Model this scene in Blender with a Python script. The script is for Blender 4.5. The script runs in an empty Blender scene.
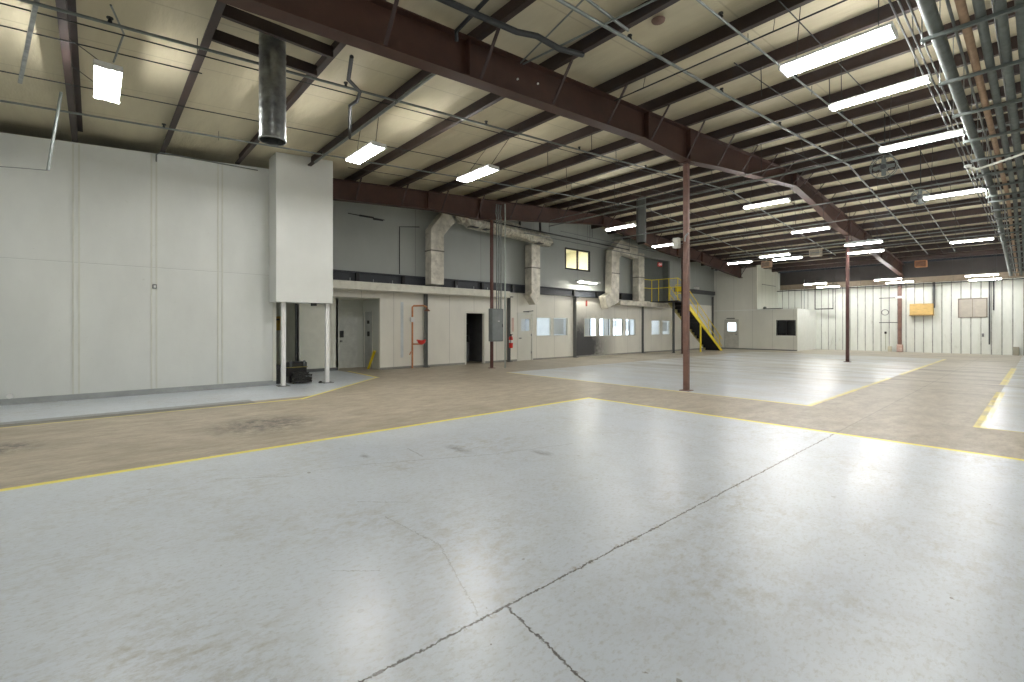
import bpy, math, random
from mathutils import Vector, Matrix
random.seed(7)
S = bpy.context.scene
COL = S.collection

# ------------------------------------------------------------------ camera, world, exposure
cam_d = bpy.data.cameras.new('camera'); cam = bpy.data.objects.new('camera', cam_d); COL.objects.link(cam)
cam_d.sensor_width = 36; cam_d.lens = 470 / 1024 * 36; cam_d.shift_y = -14 / 1024; cam_d.clip_start = .05
cam.location = (0, 0, 1.5); cam.rotation_euler = (math.pi / 2, 0, math.atan2(528, 470))
S.camera = cam
W = bpy.data.worlds.new('world'); S.world = W; W.use_nodes = True
W.node_tree.nodes['Background'].inputs[0].default_value = (.8, .9, 1, 1)
W.node_tree.nodes['Background'].inputs[1].default_value = .02
vs = S.view_settings
vs.view_transform = 'Standard'; vs.look = 'None'; vs.gamma = 1; vs.use_curve_mapping = False; vs.exposure = .72
TUBE = 108.0

# ------------------------------------------------------------------ materials
MATS = {}
class NT:
    """small helper round a node tree"""
    def __init__(s, name):
        s.m = bpy.data.materials.new(name); s.m.use_nodes = True; s.t = s.m.node_tree
        s.b = s.t.nodes['Principled BSDF']; s.pos = s.t.nodes.new('ShaderNodeNewGeometry').outputs['Position']
    def n(s, k, **kw):
        x = s.t.nodes.new(k)
        for a, v in kw.items(): setattr(x, a, v)
        return x
    def put(s, sock, v):
        if isinstance(v, bpy.types.NodeSocket): s.t.links.new(v, sock)
        else: sock.default_value = v
    def math(s, op, a, b=0.0, c=None, clamp=False):
        x = s.n('ShaderNodeMath', operation=op, use_clamp=clamp); s.put(x.inputs[0], a); s.put(x.inputs[1], b)
        if c is not None: s.put(x.inputs[2], c)
        return x.outputs[0]
    def vmath(s, op, a, b, out=0):
        x = s.n('ShaderNodeVectorMath', operation=op); s.put(x.inputs[0], a); s.put(x.inputs[1], b); return x.outputs[out]
    def noise(s, scale, detail=3, rough=.55, vec=None, stretch=None, col=False):
        v = vec or s.pos
        if stretch: v = s.vmath('MULTIPLY', v, stretch)
        x = s.n('ShaderNodeTexNoise'); s.put(x.inputs['Vector'], v); x.inputs['Scale'].default_value = scale
        x.inputs['Detail'].default_value = detail; x.inputs['Roughness'].default_value = rough
        return x.outputs['Color' if col else 'Fac']
    def ramp(s, v, lo, hi, a=0.0, b=1.0):
        x = s.n('ShaderNodeMapRange'); x.clamp = True; s.put(x.inputs[0], v)
        for i, q in enumerate((lo, hi, a, b)): x.inputs[i + 1].default_value = q
        return x.outputs[0]
    def mix(s, f, a, b):
        x = s.n('ShaderNodeMix', data_type='RGBA'); s.put(x.inputs[0], f)
        s.put(x.inputs[6], (*a, 1) if isinstance(a, tuple) else a); s.put(x.inputs[7], (*b, 1) if isinstance(b, tuple) else b)
        return x.outputs[2]
    def xyz(s, v=None):
        x = s.n('ShaderNodeSeparateXYZ'); s.put(x.inputs[0], v or s.pos); return x.outputs
    def bump(s, h, st=.2, d=.01):
        x = s.n('ShaderNodeBump'); x.inputs['Strength'].default_value = st; x.inputs['Distance'].default_value = d
        s.put(x.inputs['Height'], h); s.put(s.b.inputs['Normal'], x.outputs[0])

def mat(name, col, rough=.6, metal=0., var=.08, scale=4., emit=0, bump=0., stretch=None, spec=.5, dirt=None):
    if name in MATS: return MATS[name]
    k = NT(name)
    f = k.noise(scale, 4, .6, stretch=stretch)
    lo = tuple(c * (1 - var * 2) for c in col); hi = tuple(min(1, c * (1 + var)) for c in col)
    c = k.mix(k.ramp(f, .3, .7), lo, hi)
    if dirt:
        g = k.noise(dirt[1], 5, .7)
        c = k.mix(k.math('MULTIPLY', k.ramp(g, .52, .72), dirt[2]), c, dirt[0])
    k.put(k.b.inputs['Base Color'], c)
    k.b.inputs['Roughness'].default_value = rough; k.b.inputs['Metallic'].default_value = metal
    k.b.inputs['Specular IOR Level'].default_value = spec
    if emit:
        k.b.inputs['Emission Color'].default_value = (*col, 1); k.b.inputs['Emission Strength'].default_value = emit
    if bump: k.bump(f, bump)
    MATS[name] = k.m; return k.m

def panel_mat(name, col, axis, sp, seam=.75, w=.012, off=0., soot=None, marks=True, hz=None):
    """painted sheet panels with vertical joints every sp metres along world axis (0 x, 1 y)"""
    k = NT(name); p = k.xyz()
    f = k.noise(1.3, 5, .6, stretch=(1, 1, .5)); c = k.mix(k.ramp(f, .3, .7), tuple(x * .93 for x in col), tuple(min(1, x * 1.03) for x in col))
    fr = k.math('PINGPONG', k.math('ADD', p[axis], off), sp / 2)
    j = k.ramp(fr, w * .5, w * 1.2, 1, 0)
    if hz: j = k.math('MAXIMUM', j, k.ramp(k.math('ABSOLUTE', k.math('SUBTRACT', p[2], hz)), w * .4, w, 1, 0))
    c = k.mix(k.math('MULTIPLY', j, 1 - seam), c, tuple(x * .35 for x in col))
    if marks:
        g = k.noise(7, 4, .8, stretch=(1, 1, 1.6)); c = k.mix(k.math('MULTIPLY', k.ramp(g, .66, .74), .25), c, (.3, .29, .26))
    if soot:
        y0, y1, y2, zt = soot
        a = k.math('MULTIPLY', k.ramp(p[1], y0, y0 + .15), k.ramp(p[1], y1, y2, 1, 0)); a = k.math('MULTIPLY', a, k.ramp(p[2], zt * .25, zt, 1, 0))
        g = k.noise(2.2, 6, .75); a = k.math('MULTIPLY', k.math('MULTIPLY', a, k.ramp(g, .2, .50, .55, 1)), 1.35, clamp=True)
        c = k.mix(a, c, (.035, .035, .038))
    k.put(k.b.inputs['Base Color'], c); k.b.inputs['Roughness'].default_value = .45
    k.bump(j, .3, -.01)
    return k.m

CREAM = mat('wall_cream', (.72, .72, .65), .5, var=.03, scale=1.5)
STEEL = mat('red_oxide_steel', (.060, .0235, .0145), .55, var=.12, scale=3)
PURLIN = mat('purlin_brown', (.038, .022, .018), .55, var=.15, scale=2, dirt=((.03, .03, .04), 1.1, .7))
COLUMN = mat('column_brown', (.20, .105, .080), .5, var=.14, scale=5, dirt=((.2, .15, .13), 9, .5))
WHITE = mat('white_enamel', (.8, .8, .78), .4, var=.02)
GALV = mat('galvanised', (.36, .38, .38), .32, .85, var=.18, scale=9)
PIPE = mat('grey_pipe', (.17, .195, .185), .65, .0, var=.12, scale=8)
DPIPE = mat('dark_pipe', (.022, .024, .025), .6, .0, var=.15)
GREYC = mat('grey_conduit', (.20, .22, .21), .4, .4, var=.12, scale=6)
WOODP = mat('tan_pipe', (.45, .30, .19), .6, var=.12, scale=8)
DGREY = mat('dark_grey_paint', (.06, .065, .068), .55, var=.1)
MGREY = mat('mid_grey_paint', (.17, .18, .18), .5, var=.08)
YEL = mat('yellow_paint', (.95, .74, .03), .45, var=.07)
BLACK = mat('black_plastic', (.007, .007, .008), .45, var=.2)
RED = mat('red_paint', (.72, .03, .02), .35, var=.08)
ORANGE = mat('orange_pipe_paint', (.62, .27, .12), .5, var=.12)
FOIL = mat('foil_duct_wrap', (.60, .58, .49), .36, .4, var=.22, scale=9, bump=1., dirt=((.14, .13, .10), 7, .8))
DUCT = mat('pale_duct_board', (.66, .63, .54), .42, .15, var=.15, scale=3, bump=.4, dirt=((.25, .23, .18), 5, .6))
TANP = mat('tan_panel', (.46, .42, .36), .6, var=.06)
PLY = mat('yellow_plywood', (.62, .42, .15), .6, var=.14, scale=5, stretch=(1, 1, 6))
TUBEM = mat('lit_tube', (1, .99, .965), emit=TUBE)
TUBEF = mat('unlit_tube', (.7, .7, .68), .3)
SKYP = mat('daylight_pane', (.80, .90, 1), emit=1.6)
GLASS = NT('window_glass'); _g = GLASS
_g.b.inputs['Transmission Weight'].default_value = 1; _g.b.inputs['Roughness'].default_value = 0; _g.b.inputs['IOR'].default_value = 1.05
_g.b.inputs['Base Color'].default_value = (.96, .98, .98, 1); GLASS = _g.m

# ------------------------------------------------------------------ mesh builder
class MB:
    def __init__(s): s.v = []; s.f = []; s.mi = []; s.cur = 0; s.sm = []
    def _add(s, vs, fs, smooth=False):
        o = len(s.v); s.v += [tuple(v) for v in vs]; s.f += [tuple(i + o for i in f) for f in fs]
        s.mi += [s.cur] * len(fs); s.sm += [smooth] * len(fs); return s
    def box(s, x0, x1, y0, y1, z0, z1, ch=0.):
        x0, x1 = sorted((x0, x1)); y0, y1 = sorted((y0, y1)); z0, z1 = sorted((z0, z1))
        c = min(ch, (x1 - x0) / 3, (y1 - y0) / 3, (z1 - z0) / 3)
        if c <= 0:
            V = [(x, y, z) for z in (z0, z1) for y in (y0, y1) for x in (x0, x1)]
            return s._add(V, [(0, 2, 3, 1), (4, 5, 7, 6), (0, 1, 5, 4), (2, 6, 7, 3), (0, 4, 6, 2), (1, 3, 7, 5)])
        def ring(z, q): return [(x0 + q, y0, z), (x1 - q, y0, z), (x1, y0 + q, z), (x1, y1 - q, z), (x1 - q, y1, z), (x0 + q, y1, z), (x0, y1 - q, z), (x0, y0 + q, z)]
        def inr(z): return [(x0 + c + c * .4, y0 + c, z), (x1 - c * 1.4, y0 + c, z), (x1 - c, y0 + c * 1.4, z), (x1 - c, y1 - c * 1.4, z), (x1 - c * 1.4, y1 - c, z), (x0 + c * 1.4, y1 - c, z), (x0 + c, y1 - c * 1.4, z), (x0 + c, y0 + c * 1.4, z)]
        R = inr(z0) + ring(z0 + c, c) + ring(z1 - c, c) + inr(z1)
        F = [tuple(range(7, -1, -1)), tuple(range(24, 32))]
        for r in range(3):
            for i in range(8): j = (i + 1) % 8; F.append((r * 8 + i, r * 8 + j, r * 8 + 8 + j, r * 8 + 8 + i))
        return s._add(R, F)
    def bar(s, a, b, w, h=None, up=(0, 0, 1)):
        a = Vector(a); b = Vector(b); d = (b - a).normalized(); h = h or w
        u = Vector(up)
        if abs(d.dot(u)) > .99: u = Vector((1, 0, 0))
        x = d.cross(u).normalized() * w / 2; z = x.cross(d).normalized() * h / 2
        V = [p + q for p in (a, b) for q in (-x - z, x - z, x + z, -x + z)]
        return s._add(V, [(0, 1, 2, 3), (7, 6, 5, 4), (0, 4, 5, 1), (1, 5, 6, 2), (2, 6, 7, 3), (3, 7, 4, 0)])
    def tube(s, pts, r, n=8, cap=True):
        P = [Vector(p) for p in pts]; rr = r if isinstance(r, (list, tuple)) else [r] * len(P)
        V = []; pr = None
        for i, p in enumerate(P):
            d = ((P[min(i + 1, len(P) - 1)] - P[max(i - 1, 0)])).normalized()
            if pr is None:
                u = Vector((0, 0, 1)) if abs(d.z) < .9 else Vector((1, 0, 0)); x = d.cross(u).normalized()
            else: x = (pr - d * pr.dot(d)).normalized()
            pr = x; y = d.cross(x)
            V += [p + (x * math.cos(2 * math.pi * k / n) + y * math.sin(2 * math.pi * k / n)) * rr[i] for k in range(n)]
        F = [(i * n + k, i * n + (k + 1) % n, (i + 1) * n + (k + 1) % n, (i + 1) * n + k) for i in range(len(P) - 1) for k in range(n)]
        s._add(V, F, True)
        if cap: s._add(V[:n], [tuple(range(n - 1, -1, -1))]); s._add(V[-n:], [tuple(range(n))])
        return s
    def prism(s, poly, axis, a, b):
        """polygon in the plane normal to axis, extruded from a to b"""
        def P(u, v, w): return {0: (w, u, v), 1: (u, w, v), 2: (u, v, w)}[axis]
        n = len(poly); V = [P(u, v, a) for u, v in poly] + [P(u, v, b) for u, v in poly]
        return s._add(V, [tuple(range(n)), tuple(range(2 * n - 1, n - 1, -1))] + [(i, n + i, n + (i + 1) % n, (i + 1) % n) for i in range(n)])
    def quad(s, *p): return s._add(p, [tuple(range(len(p)))])
    def lathe(s, prof, c, n=14):
        V = [(c[0] + r * math.cos(2 * math.pi * k / n), c[1] + r * math.sin(2 * math.pi * k / n), c[2] + z) for r, z in prof for k in range(n)]
        F = [(i * n + k, i * n + (k + 1) % n, (i + 1) * n + (k + 1) % n, (i + 1) * n + k) for i in range(len(prof) - 1) for k in range(n)]
        return s._add(V, F, True)
    def build(s, name, m, parent=None, origin=None):
        me = bpy.data.meshes.new(name); o = bpy.data.objects.new(name, me); COL.objects.link(o)
        if parent is not None: L = WORLD.get(parent.name, Vector((0, 0, 0)))
        elif origin is not None: L = Vector(origin)
        else:
            xs, ys, zs = zip(*s.v); L = Vector(((min(xs) + max(xs)) / 2, (min(ys) + max(ys)) / 2, min(zs)))
        me.from_pydata([tuple(Vector(v) - L) for v in s.v], [], s.f)
        for q in (m if isinstance(m, (list, tuple)) else [m]): me.materials.append(q)
        for p, i, sm in zip(me.polygons, s.mi, s.sm): p.material_index = i; p.use_smooth = sm
        me.update()
        import bmesh
        bm = bmesh.new(); bm.from_mesh(me); bmesh.ops.recalc_face_normals(bm, faces=bm.faces); bm.to_mesh(me); bm.free()
        if parent is not None: o.parent = parent; WORLD[o.name] = L
        else: o.location = L; WORLD[o.name] = L
        return o
WORLD = {}
def tag(o, label, cat, group=None):
    o['label'] = label; o['category'] = cat
    if group: o['group'] = group
    return o
def thing(name, label, cat, loc, group=None):
    o = bpy.data.objects.new(name, None); COL.objects.link(o); o.location = loc; o.empty_display_size = .2
    WORLD[o.name] = Vector(loc); return tag(o, label, cat, group)
def struct(mb, name, m, parent=None):
    o = mb.build(name, m, parent)
    if parent is None: o['kind'] = 'structure'
    return o
def dup(root, loc, label, group, rz=0):
    r = root.copy(); COL.objects.link(r); r.location = loc; r.rotation_euler = (0, 0, rz); r['label'] = label; r['group'] = group
    def rec(a, b):
        for ch in [c for c in bpy.data.objects if c.parent == a]:
            d = ch.copy(); COL.objects.link(d); d.parent = b; rec(ch, d)
    rec(root, r); return r

# ------------------------------------------------------------------ roof profile
RIDGE = 17.5
def T(y): return 6.65 - .075 * abs(y - RIDGE)            # underside of the purlins
X_R = 8.0; Y0 = -2.0; YF = 36.5; XW = -15.3; XP = -13.2
YB = 32.7                                                 # front of the far white block

# ------------------------------------------------------------------ floor
def floor_mat():
    k = NT('painted_concrete')
    n1 = k.noise(9, 5, .7, col=True); n2 = k.noise(55, 2, .5, col=True)
    d = k.vmath('SUBTRACT', n1, (.5, .5, .5)); d = k.vmath('SCALE', d, (0, 0, 0)); d.node.inputs['Scale'].default_value = .05
    d2 = k.vmath('SUBTRACT', n2, (.5, .5, .5)); d2 = k.vmath('SCALE', d2, (0, 0, 0)); d2.node.inputs['Scale'].default_value = .035
    pw = k.vmath('ADD', k.vmath('ADD', k.pos, d), d2)
    P = k.xyz(k.vmath('ADD', k.pos, k.vmath('MULTIPLY', d2, (.4, .4, 0)))); x, y = P[0], P[1]
    def rect(x0, x1, y0, y1, e=.008):
        a = k.math('MULTIPLY', k.ramp(x, x0 - e, x0 + e), k.ramp(x, x1 - e, x1 + e, 1, 0))
        return k.math('MULTIPLY', a, k.math('MULTIPLY', k.ramp(y, y0 - e, y0 + e), k.ramp(y, y1 - e, y1 + e, 1, 0)))
    def MX(*a):
        r = a[0]
        for q in a[1:]: r = k.math('MAXIMUM', r, q)
        return r
    def seg(x0, y0, x1, y1, w, src=None, soft=.6):
        L = math.hypot(x1 - x0, y1 - y0); ux, uy = (x1 - x0) / L, (y1 - y0) / L
        v = k.vmath('SUBTRACT', src or pw, (x0, y0, 0))
        t = k.vmath('DOT_PRODUCT', v, (ux, uy, 0), 1); q = k.vmath('DOT_PRODUCT', v, (-uy, ux, 0), 1)
        o = k.math('MAXIMUM', k.math('ABSOLUTE', q), k.math('MULTIPLY', k.math('MAXIMUM', k.math('MULTIPLY', t, -1.), k.math('SUBTRACT', t, L)), 1.))
        return k.ramp(o, w * (1 - soft), w, 1, 0)
    def blob(cx, cy, rx, ry, th=.5):
        v = k.vmath('MULTIPLY', k.vmath('SUBTRACT', k.pos, (cx, cy, 0)), (1 / rx, 1 / ry, 0)); r = k.vmath('LENGTH', v, (0, 0, 0), 1)
        return k.math('MULTIPLY', k.ramp(r, .3, 1, 1, 0), k.ramp(k.noise(5, 8, .8), th - .03, th + .13))
    # painted fields
    slant = k.ramp(k.vmath('DOT_PRODUCT', k.vmath('SUBTRACT', k.pos, (-10.2, 3.2, 0)), (.74, .68, 0), 1), -.01, .01, 1, 0)
    fieldL = k.math('MULTIPLY', rect(-18.5, -10.6, -2.2, 6.3), slant)
    field = MX(rect(-6.35, 9, -2.2, 7.83), rect(-11.7, -2.93, 10.2, 30), rect(-.6, 9, 9.9, 40), fieldL)
    wearB = k.math('MULTIPLY', rect(-11.7, -2.93, 20.5, 30, .8), 1.)
    # bare concrete
    cn = k.noise(1.1, 6, .65, stretch=(1.5, .7, 1)); cn2 = k.noise(18, 4, .7)
    cn3 = k.noise(2.6, 9, .8, stretch=(1.8, .7, 1)); con = k.mix(k.ramp(cn, .32, .68), (.40, .345, .26), (.53, .47, .37)); con = k.mix(k.ramp(cn3, .40, .64, 0, .8), con, (.25, .21, .155)); con = k.mix(k.ramp(cn2, .35, .75, 0, .35), con, (.27, .23, .18))
    con = k.mix(k.ramp(y, 8, 22, 0, .55), con, (.56, .53, .455))
    # paint
    pn = k.noise(.7, 5, .6); pn2 = k.noise(3.2, 6, .7, stretch=(1, 1.3, 1))
    pt = k.mix(k.ramp(pn, .3, .7), (.565, .615, .68), (.64, .69, .745))
    pt = k.mix(k.ramp(pn2, .42, .8, 0, .3), pt, (.50, .52, .53))
    fs = k.noise(38, 5, .8, stretch=(1, .5, 1)); pt = k.mix(k.ramp(fs, .5, .66, 0, .5), pt, (.36, .35, .31))
    scu = k.math('MULTIPLY', k.ramp(k.noise(7, 8, .8, stretch=(1.4, .8, 1)), .46, .68), k.ramp(k.noise(.9, 3, .5), .40, .7))
    pt = k.mix(k.math('MULTIPLY', scu, 1.0), pt, (.37, .35, .29))
    # worn second field: brown tyre-rubbed bands
    wr = k.math('MULTIPLY', k.ramp(k.noise(1.0, 7, .72, stretch=(.35, 1.2, 1)), .38, .66), k.ramp(y, 10, 19, .25, 1)); wr = k.math('MULTIPLY', wr, k.ramp(y, 9.9, 10.3))
    pt = k.mix(wr, pt, (.40, .375, .31))
    c = k.mix(field, con, pt)
    # chips through the paint
    chip = k.math('MULTIPLY', k.ramp(k.noise(11, 3, .6), .735, .75), field)
    c = k.mix(k.math('MULTIPLY', chip, .75), c, (.16, .14, .11))
    vo = k.n('ShaderNodeTexVoronoi'); k.put(vo.inputs['Vector'], k.vmath('ADD', k.vmath('MULTIPLY', k.pos, (1, 1, 0)), k.vmath('MULTIPLY', d2, (.9, .9, 0)))); vo.inputs['Scale'].default_value = 4.2
    rnd = k.xyz(vo.outputs['Color']); sz = k.ramp(rnd[0], .3, 1.0, .0, .085); sp_ = k.math('MULTIPLY', k.math('LESS_THAN', vo.outputs['Distance'], sz), field)
    c = k.mix(k.math('MULTIPLY', sp_, k.ramp(rnd[1], .3, 1, .15, .8)), c, (.13, .115, .09))
    # stains
    sc = k.noise(22, 3, .6, stretch=(4, .3, 1)); sc2 = k.noise(22, 3, .6, stretch=(.3, 4, 1)); sm_ = k.math('MAXIMUM', k.ramp(sc, .73, .80), k.ramp(sc2, .74, .80))
    c = k.mix(k.math('MULTIPLY', k.math('MULTIPLY', sm_, field), k.ramp(k.noise(.8, 3, .5), .4, .6, .1, .5)), c, (.33, .32, .27))
    st = MX(blob(-7.95, 1.95, .95, .95, .44), blob(-8.5, -.8, .55, .4, .44), k.math('MULTIPLY', MX(blob(-4.75, 3.35, .35, .12, .45), blob(-3.95, 4.0, .25, .1, .45), blob(-5.2, 2.35, .12, .06, .4)), .7), k.math('MULTIPLY', MX(blob(-5.3, 2.6, 1.3, .5, .55), blob(-6.0, 4.6, .8, .7, .55)), .22))
    c = k.mix(k.math('MULTIPLY', st, .85, clamp=True), c, (.06, .055, .05))
    band = k.math('MULTIPLY', k.ramp(k.noise(.8, 5, .7, stretch=(.30, 1.8, 1)), .50, .64), k.ramp(y, 13, 17)); c = k.mix(k.math('MULTIPLY', band, .6), c, (.12, .10, .08))
    # yellow lines, worn
    wn = k.ramp(k.noise(22, 5, .75), .56, .66); wn2 = k.ramp(k.noise(1.6, 4, .6), .45, .6)
    ln = MX(rect(-6.40, -6.30, -2.2, 7.88), rect(-6.40, 9, 7.78, 7.88))
    lw = MX(rect(-11.7, -2.88, 10.14, 10.24), rect(-2.98, -2.88, 10.14, 17.5), rect(-2.99, -2.87, 19, 29.5), rect(-.67, -.53, 9.85, 15.6), rect(-.70, -.56, 17.6, 25), rect(-.65, 9, 9.84, 9.92))
    y2 = MX(seg(-10.25, 3.25, -13.15, 6.32, .05, k.pos, .1), seg(-13.1, 6.32, -15.6, 6.45, .045, k.pos, .1), rect(-10.32, -10.22, -2.2, 3.28))
    c = k.mix(k.math('MULTIPLY', lw, k.math('SUBTRACT', 1., k.math('MULTIPLY', wn2, .55))), c, (.80, .69, .20))
    c = k.mix(k.math('MULTIPLY', y2, k.math('SUBTRACT', 1., k.math('MULTIPLY', k.ramp(y, 3.4, 1.2), .6))), c, (.86, .75, .15))
    c = k.mix(k.math('MULTIPLY', ln, k.math('SUBTRACT', 1., k.math('MULTIPLY', wn, .5))), c, (.88, .78, .14))
    # worn dark edge strip of the left field
    ed = k.math('MULTIPLY', rect(-10.85, -10.32, -2.2, 2.4, .03), k.ramp(k.noise(5, 4, .7), .2, .5, .5, 1)); c = k.mix(k.math('MULTIPLY', ed, .75), c, (.12, .125, .115))
    # joints and cracks
    cr = MX(seg(-1.9, -2, -1.92, 7.75, .009), seg(-1.9, 1.66, -1.0, 1.5, .010), k.math('MULTIPLY', seg(-1.92, 7.9, -1.95, 34, .012), .35))
    cr2 = MX(seg(-1.95, 1.5, -2.75, 1.78, .006), seg(-2.75, 1.78, -3.45, 1.72, .005), seg(-4.9, 2.2, -4.3, 3.5, .012), seg(-4.3, 3.5, -4.0, 4.6, .010), seg(-5.2, 1.2, -4.9, 2.2, .006),
             seg(-5.2, 2.9, -4.75, 2.85, .012), seg(-3.6, 2.0, -3.9, 1.7, .006), seg(-5.4, .9, -5.0, 1.5, .008), seg(-2.9, 1.1, -2.7, 1.32, .006))
    c = k.mix(k.math('MULTIPLY', cr2, .4), c, (.10, .09, .075)); c = k.mix(k.math('MULTIPLY', cr, k.ramp(k.noise(7, 4, .8), .3, .5, .55, .95)), c, (.06, .052, .042))
    dj = k.math('MULTIPLY', seg(-1.9, -2, -1.92, 7.8, .045), k.ramp(k.noise(5, 5, .8), .56, .62)); c = k.mix(k.math('MULTIPLY', dj, .6), c, (.25, .20, .12))
    k.put(k.b.inputs['Base Color'], c)
    rg = k.mix(field, (.46,) * 3, (.30,) * 3); rg2 = k.math('ADD', rg, k.ramp(pn2, .35, .75, -.015, .05))
    k.put(k.b.inputs['Roughness'], rg2)
    k.b.inputs['Specular IOR Level'].default_value = .5
    hh = k.math('SUBTRACT', k.math('MULTIPLY', k.noise(30, 3, .6), .3), cr); k.bump(hh, .25, .004)
    return k.m
struct(MB().box(-19, X_R, Y0, YF + .2, -.12, 0), 'floor', floor_mat())

# ------------------------------------------------------------------ ceiling deck
def deck_mat():
    k = NT('roof_insulation'); n = k.noise(.9, 5, .6, stretch=(.5, 2, 1))
    c = k.mix(k.ramp(n, .3, .7), (.52, .468, .33), (.64, .585, .42)); g = k.noise(.35, 4, .7)
    c = k.mix(k.ramp(g, .58, .8, 0, .5), c, (.42, .35, .24))
    x = k.xyz()[0]; w = k.math('PINGPONG', x, .75); l = k.ramp(w, .004, .02, .35, 0); c = k.mix(l, c, (.25, .21, .14))
    k.put(k.b.inputs['Base Color'], c); k.b.inputs['Roughness'].default_value = .7
    k.bump(k.noise(1.6, 4, .6, stretch=(.5, 2, 1)), .5, .05); return k.m
d = MB(); h = .25
d.prism([(Y0, T(Y0) + h), (RIDGE, T(RIDGE) + h), (YF + .2, T(YF + .2) + h), (YF + .2, T(YF + .2) + h + .15), (RIDGE, T(RIDGE) + h + .15), (Y0, T(Y0) + h + .15)], 0, -15.45, X_R)
struct(d, 'ceiling', deck_mat())

# ------------------------------------------------------------------ walls
def holed(m, plane, th, a0, a1, z0, z1, holes, axis=0):
    """slab normal to axis at plane .. plane-th, spanning a0..a1 and z0..z1 with rectangular holes (a0,a1,z0,z1)"""
    A = sorted({a0, a1, *[q for h in holes for q in h[:2]]}); Z = sorted({z0, z1, *[q for h in holes for q in h[2:]]})
    for i in range(len(A) - 1):
        run = None
        for j in range(len(Z) - 1):
            ca, cz = (A[i] + A[i + 1]) / 2, (Z[j] + Z[j + 1]) / 2
            solid = not any(h[0] < ca < h[1] and h[2] < cz < h[3] for h in holes)
            if solid:
                if run is None: run = Z[j]
                if j == len(Z) - 2: end = Z[j + 1]
                else: continue
            else: end = Z[j]
            if run is not None:
                if axis == 0: m.box(plane - th, plane, A[i], A[i + 1], run, end)
                else: m.box(A[i], A[i + 1], plane, plane + th, run, end)
                run = None
    return m
# left partition with joint battens, wall top following the roof
WL = panel_mat('left_wall_panel', (.69, .71, .685), 1, 40, .75, .01, off=7, hz=2.83)
m = MB(); m.prism([(Y0, 0), (3.54, 0), (3.54, T(3.54) - .02), (Y0, T(Y0) - .02)], 0, XP - .1, XP)
wl = struct(m, 'wall_left', WL)
for i, yy in enumerate((-.27, 1.01, 2.29)):
    b = MB(); 
    for q in (-.045, .045): b.box(XP, XP + .010, yy + q - .015, yy + q + .015, .1, T(yy) - .05)
    struct(b, 'trim_%d' % (i + 1), mat('trim_cream', (.63, .64, .58), .5, var=.03))
struct(MB().box(XP, XP + .02, 3.46, 3.54, .1, T(3.5) - .05), 'trim_4', mat('trim_light', (.72, .73, .66), .4, var=.03))
struct(MB().box(XP, XP + .015, Y0, 3.54, 0, .12), 'baseboard_left', mat('base_grey', (.36, .38, .38), .5))
# boxed-in upper closet and its posts
BX = -12.55
clo = thing('hanging_wall_box', 'pale boxed-in wall compartment hanging from the roof on two white posts, beside the left wall', 'compartment', (BX - .4, 4.07, 0))
zt = lambda y: T(y) + .24
MB().prism([(3.37, 2.13), (4.77, 2.13), (4.77, zt(4.77)), (3.37, zt(3.37))], 0, -13.19, BX).build('box_shell', mat('box_panel', (.68, .695, .665), .5, var=.03, scale=1), clo)
for yy in (3.60, 4.70):
    MB().box(-12.83, -12.73, yy - .05, yy + .05, 0, 2.13, .01).build('post', WHITE, clo)
    MB().box(-12.93, -12.63, yy - .13, yy + .13, 0, .015).build('foot_plate', MGREY, clo)
MB().box(BX - .3, BX - .2, 4.3, 4.42, 2.06, 2.13).build('bracket', DGREY, clo)

# recess behind the posts
RC = mat('recess_wall', (.82, .83, .74), .5, var=.03)
m = MB().box(-16.3, -16.2, 4.94, 6.34, 0, 2.5).box(-18.6, -16.2, 4.94, 5.04, 0, 2.5).box(-17.0, -16.2, 6.26, 6.36, 0, 2.5)
struct(m, 'wall_recess', RC)
struct(MB().box(-18.6, -18.5, -2, 5, 0, 2.95).box(-18.6, -13.3, 2.0, 2.1, 0, 2.95), 'wall_closet', RC)
struct(MB().box(-16.2, -16.17, 4.92, 4.98, 0, 2.45), 'trim_5', DGREY)
struct(MB().box(-16.2, -16.185, 5.0, 6.34, 0, .1), 'baseboard_recess', MGREY)
struct(MB().box(-18.6, -15.32, 2.0, 7.65, 2.5, 2.7), 'ceiling_recess', RC)
# alcove
ALC = panel_mat('alcove_wall', (.66, .68, .63), 1, 40, .7, .01)
struct(MB().box(-17.0, -16.9, 6.3, 7.65, 0, 2.6), 'wall_alcove_back', ALC)
struct(holed(MB(), 7.55, .1, -16.9, -15.4, 0, 2.6, [(-16.75, -16.10, 0, 2.06)], 1), 'wall_alcove_side', ALC)
dr = struct(MB().box(-16.75, -16.10, 7.56, 7.6, 0, 2.06), 'door_1', mat('alcove_door', (.50, .52, .50), .45))
MB().box(-16.52, -16.36, 7.54, 7.565, 1.62, 1.74).build('vision_panel', BLACK, dr)
MB().box(-16.48, -16.34, 7.52, 7.565, 1.16, 1.34, .01).build('lock_plate', BLACK, dr)
for xx in (-16.78, -16.10): MB().box(xx, xx + .04, 7.53, 7.55, 0, 2.1).build('jamb', CREAM, dr)
dr = struct(MB().box(-16.9, -16.87, 6.55, 7.32, 0, 2.06), 'door_2', mat('alcove_door_pale', (.70, .72, .68), .45))
MB().box(-16.87, -16.84, 6.66, 6.80, 1.12, 1.36, .01).box(-16.84, -16.81, 6.7, 6.78, 1.2, 1.28, .01).build('keypad', DGREY, dr)
MB().box(-16.87, -16.80, 6.66, 6.74, .95, 1.02, .01).build('handle', GALV, dr)
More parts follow.
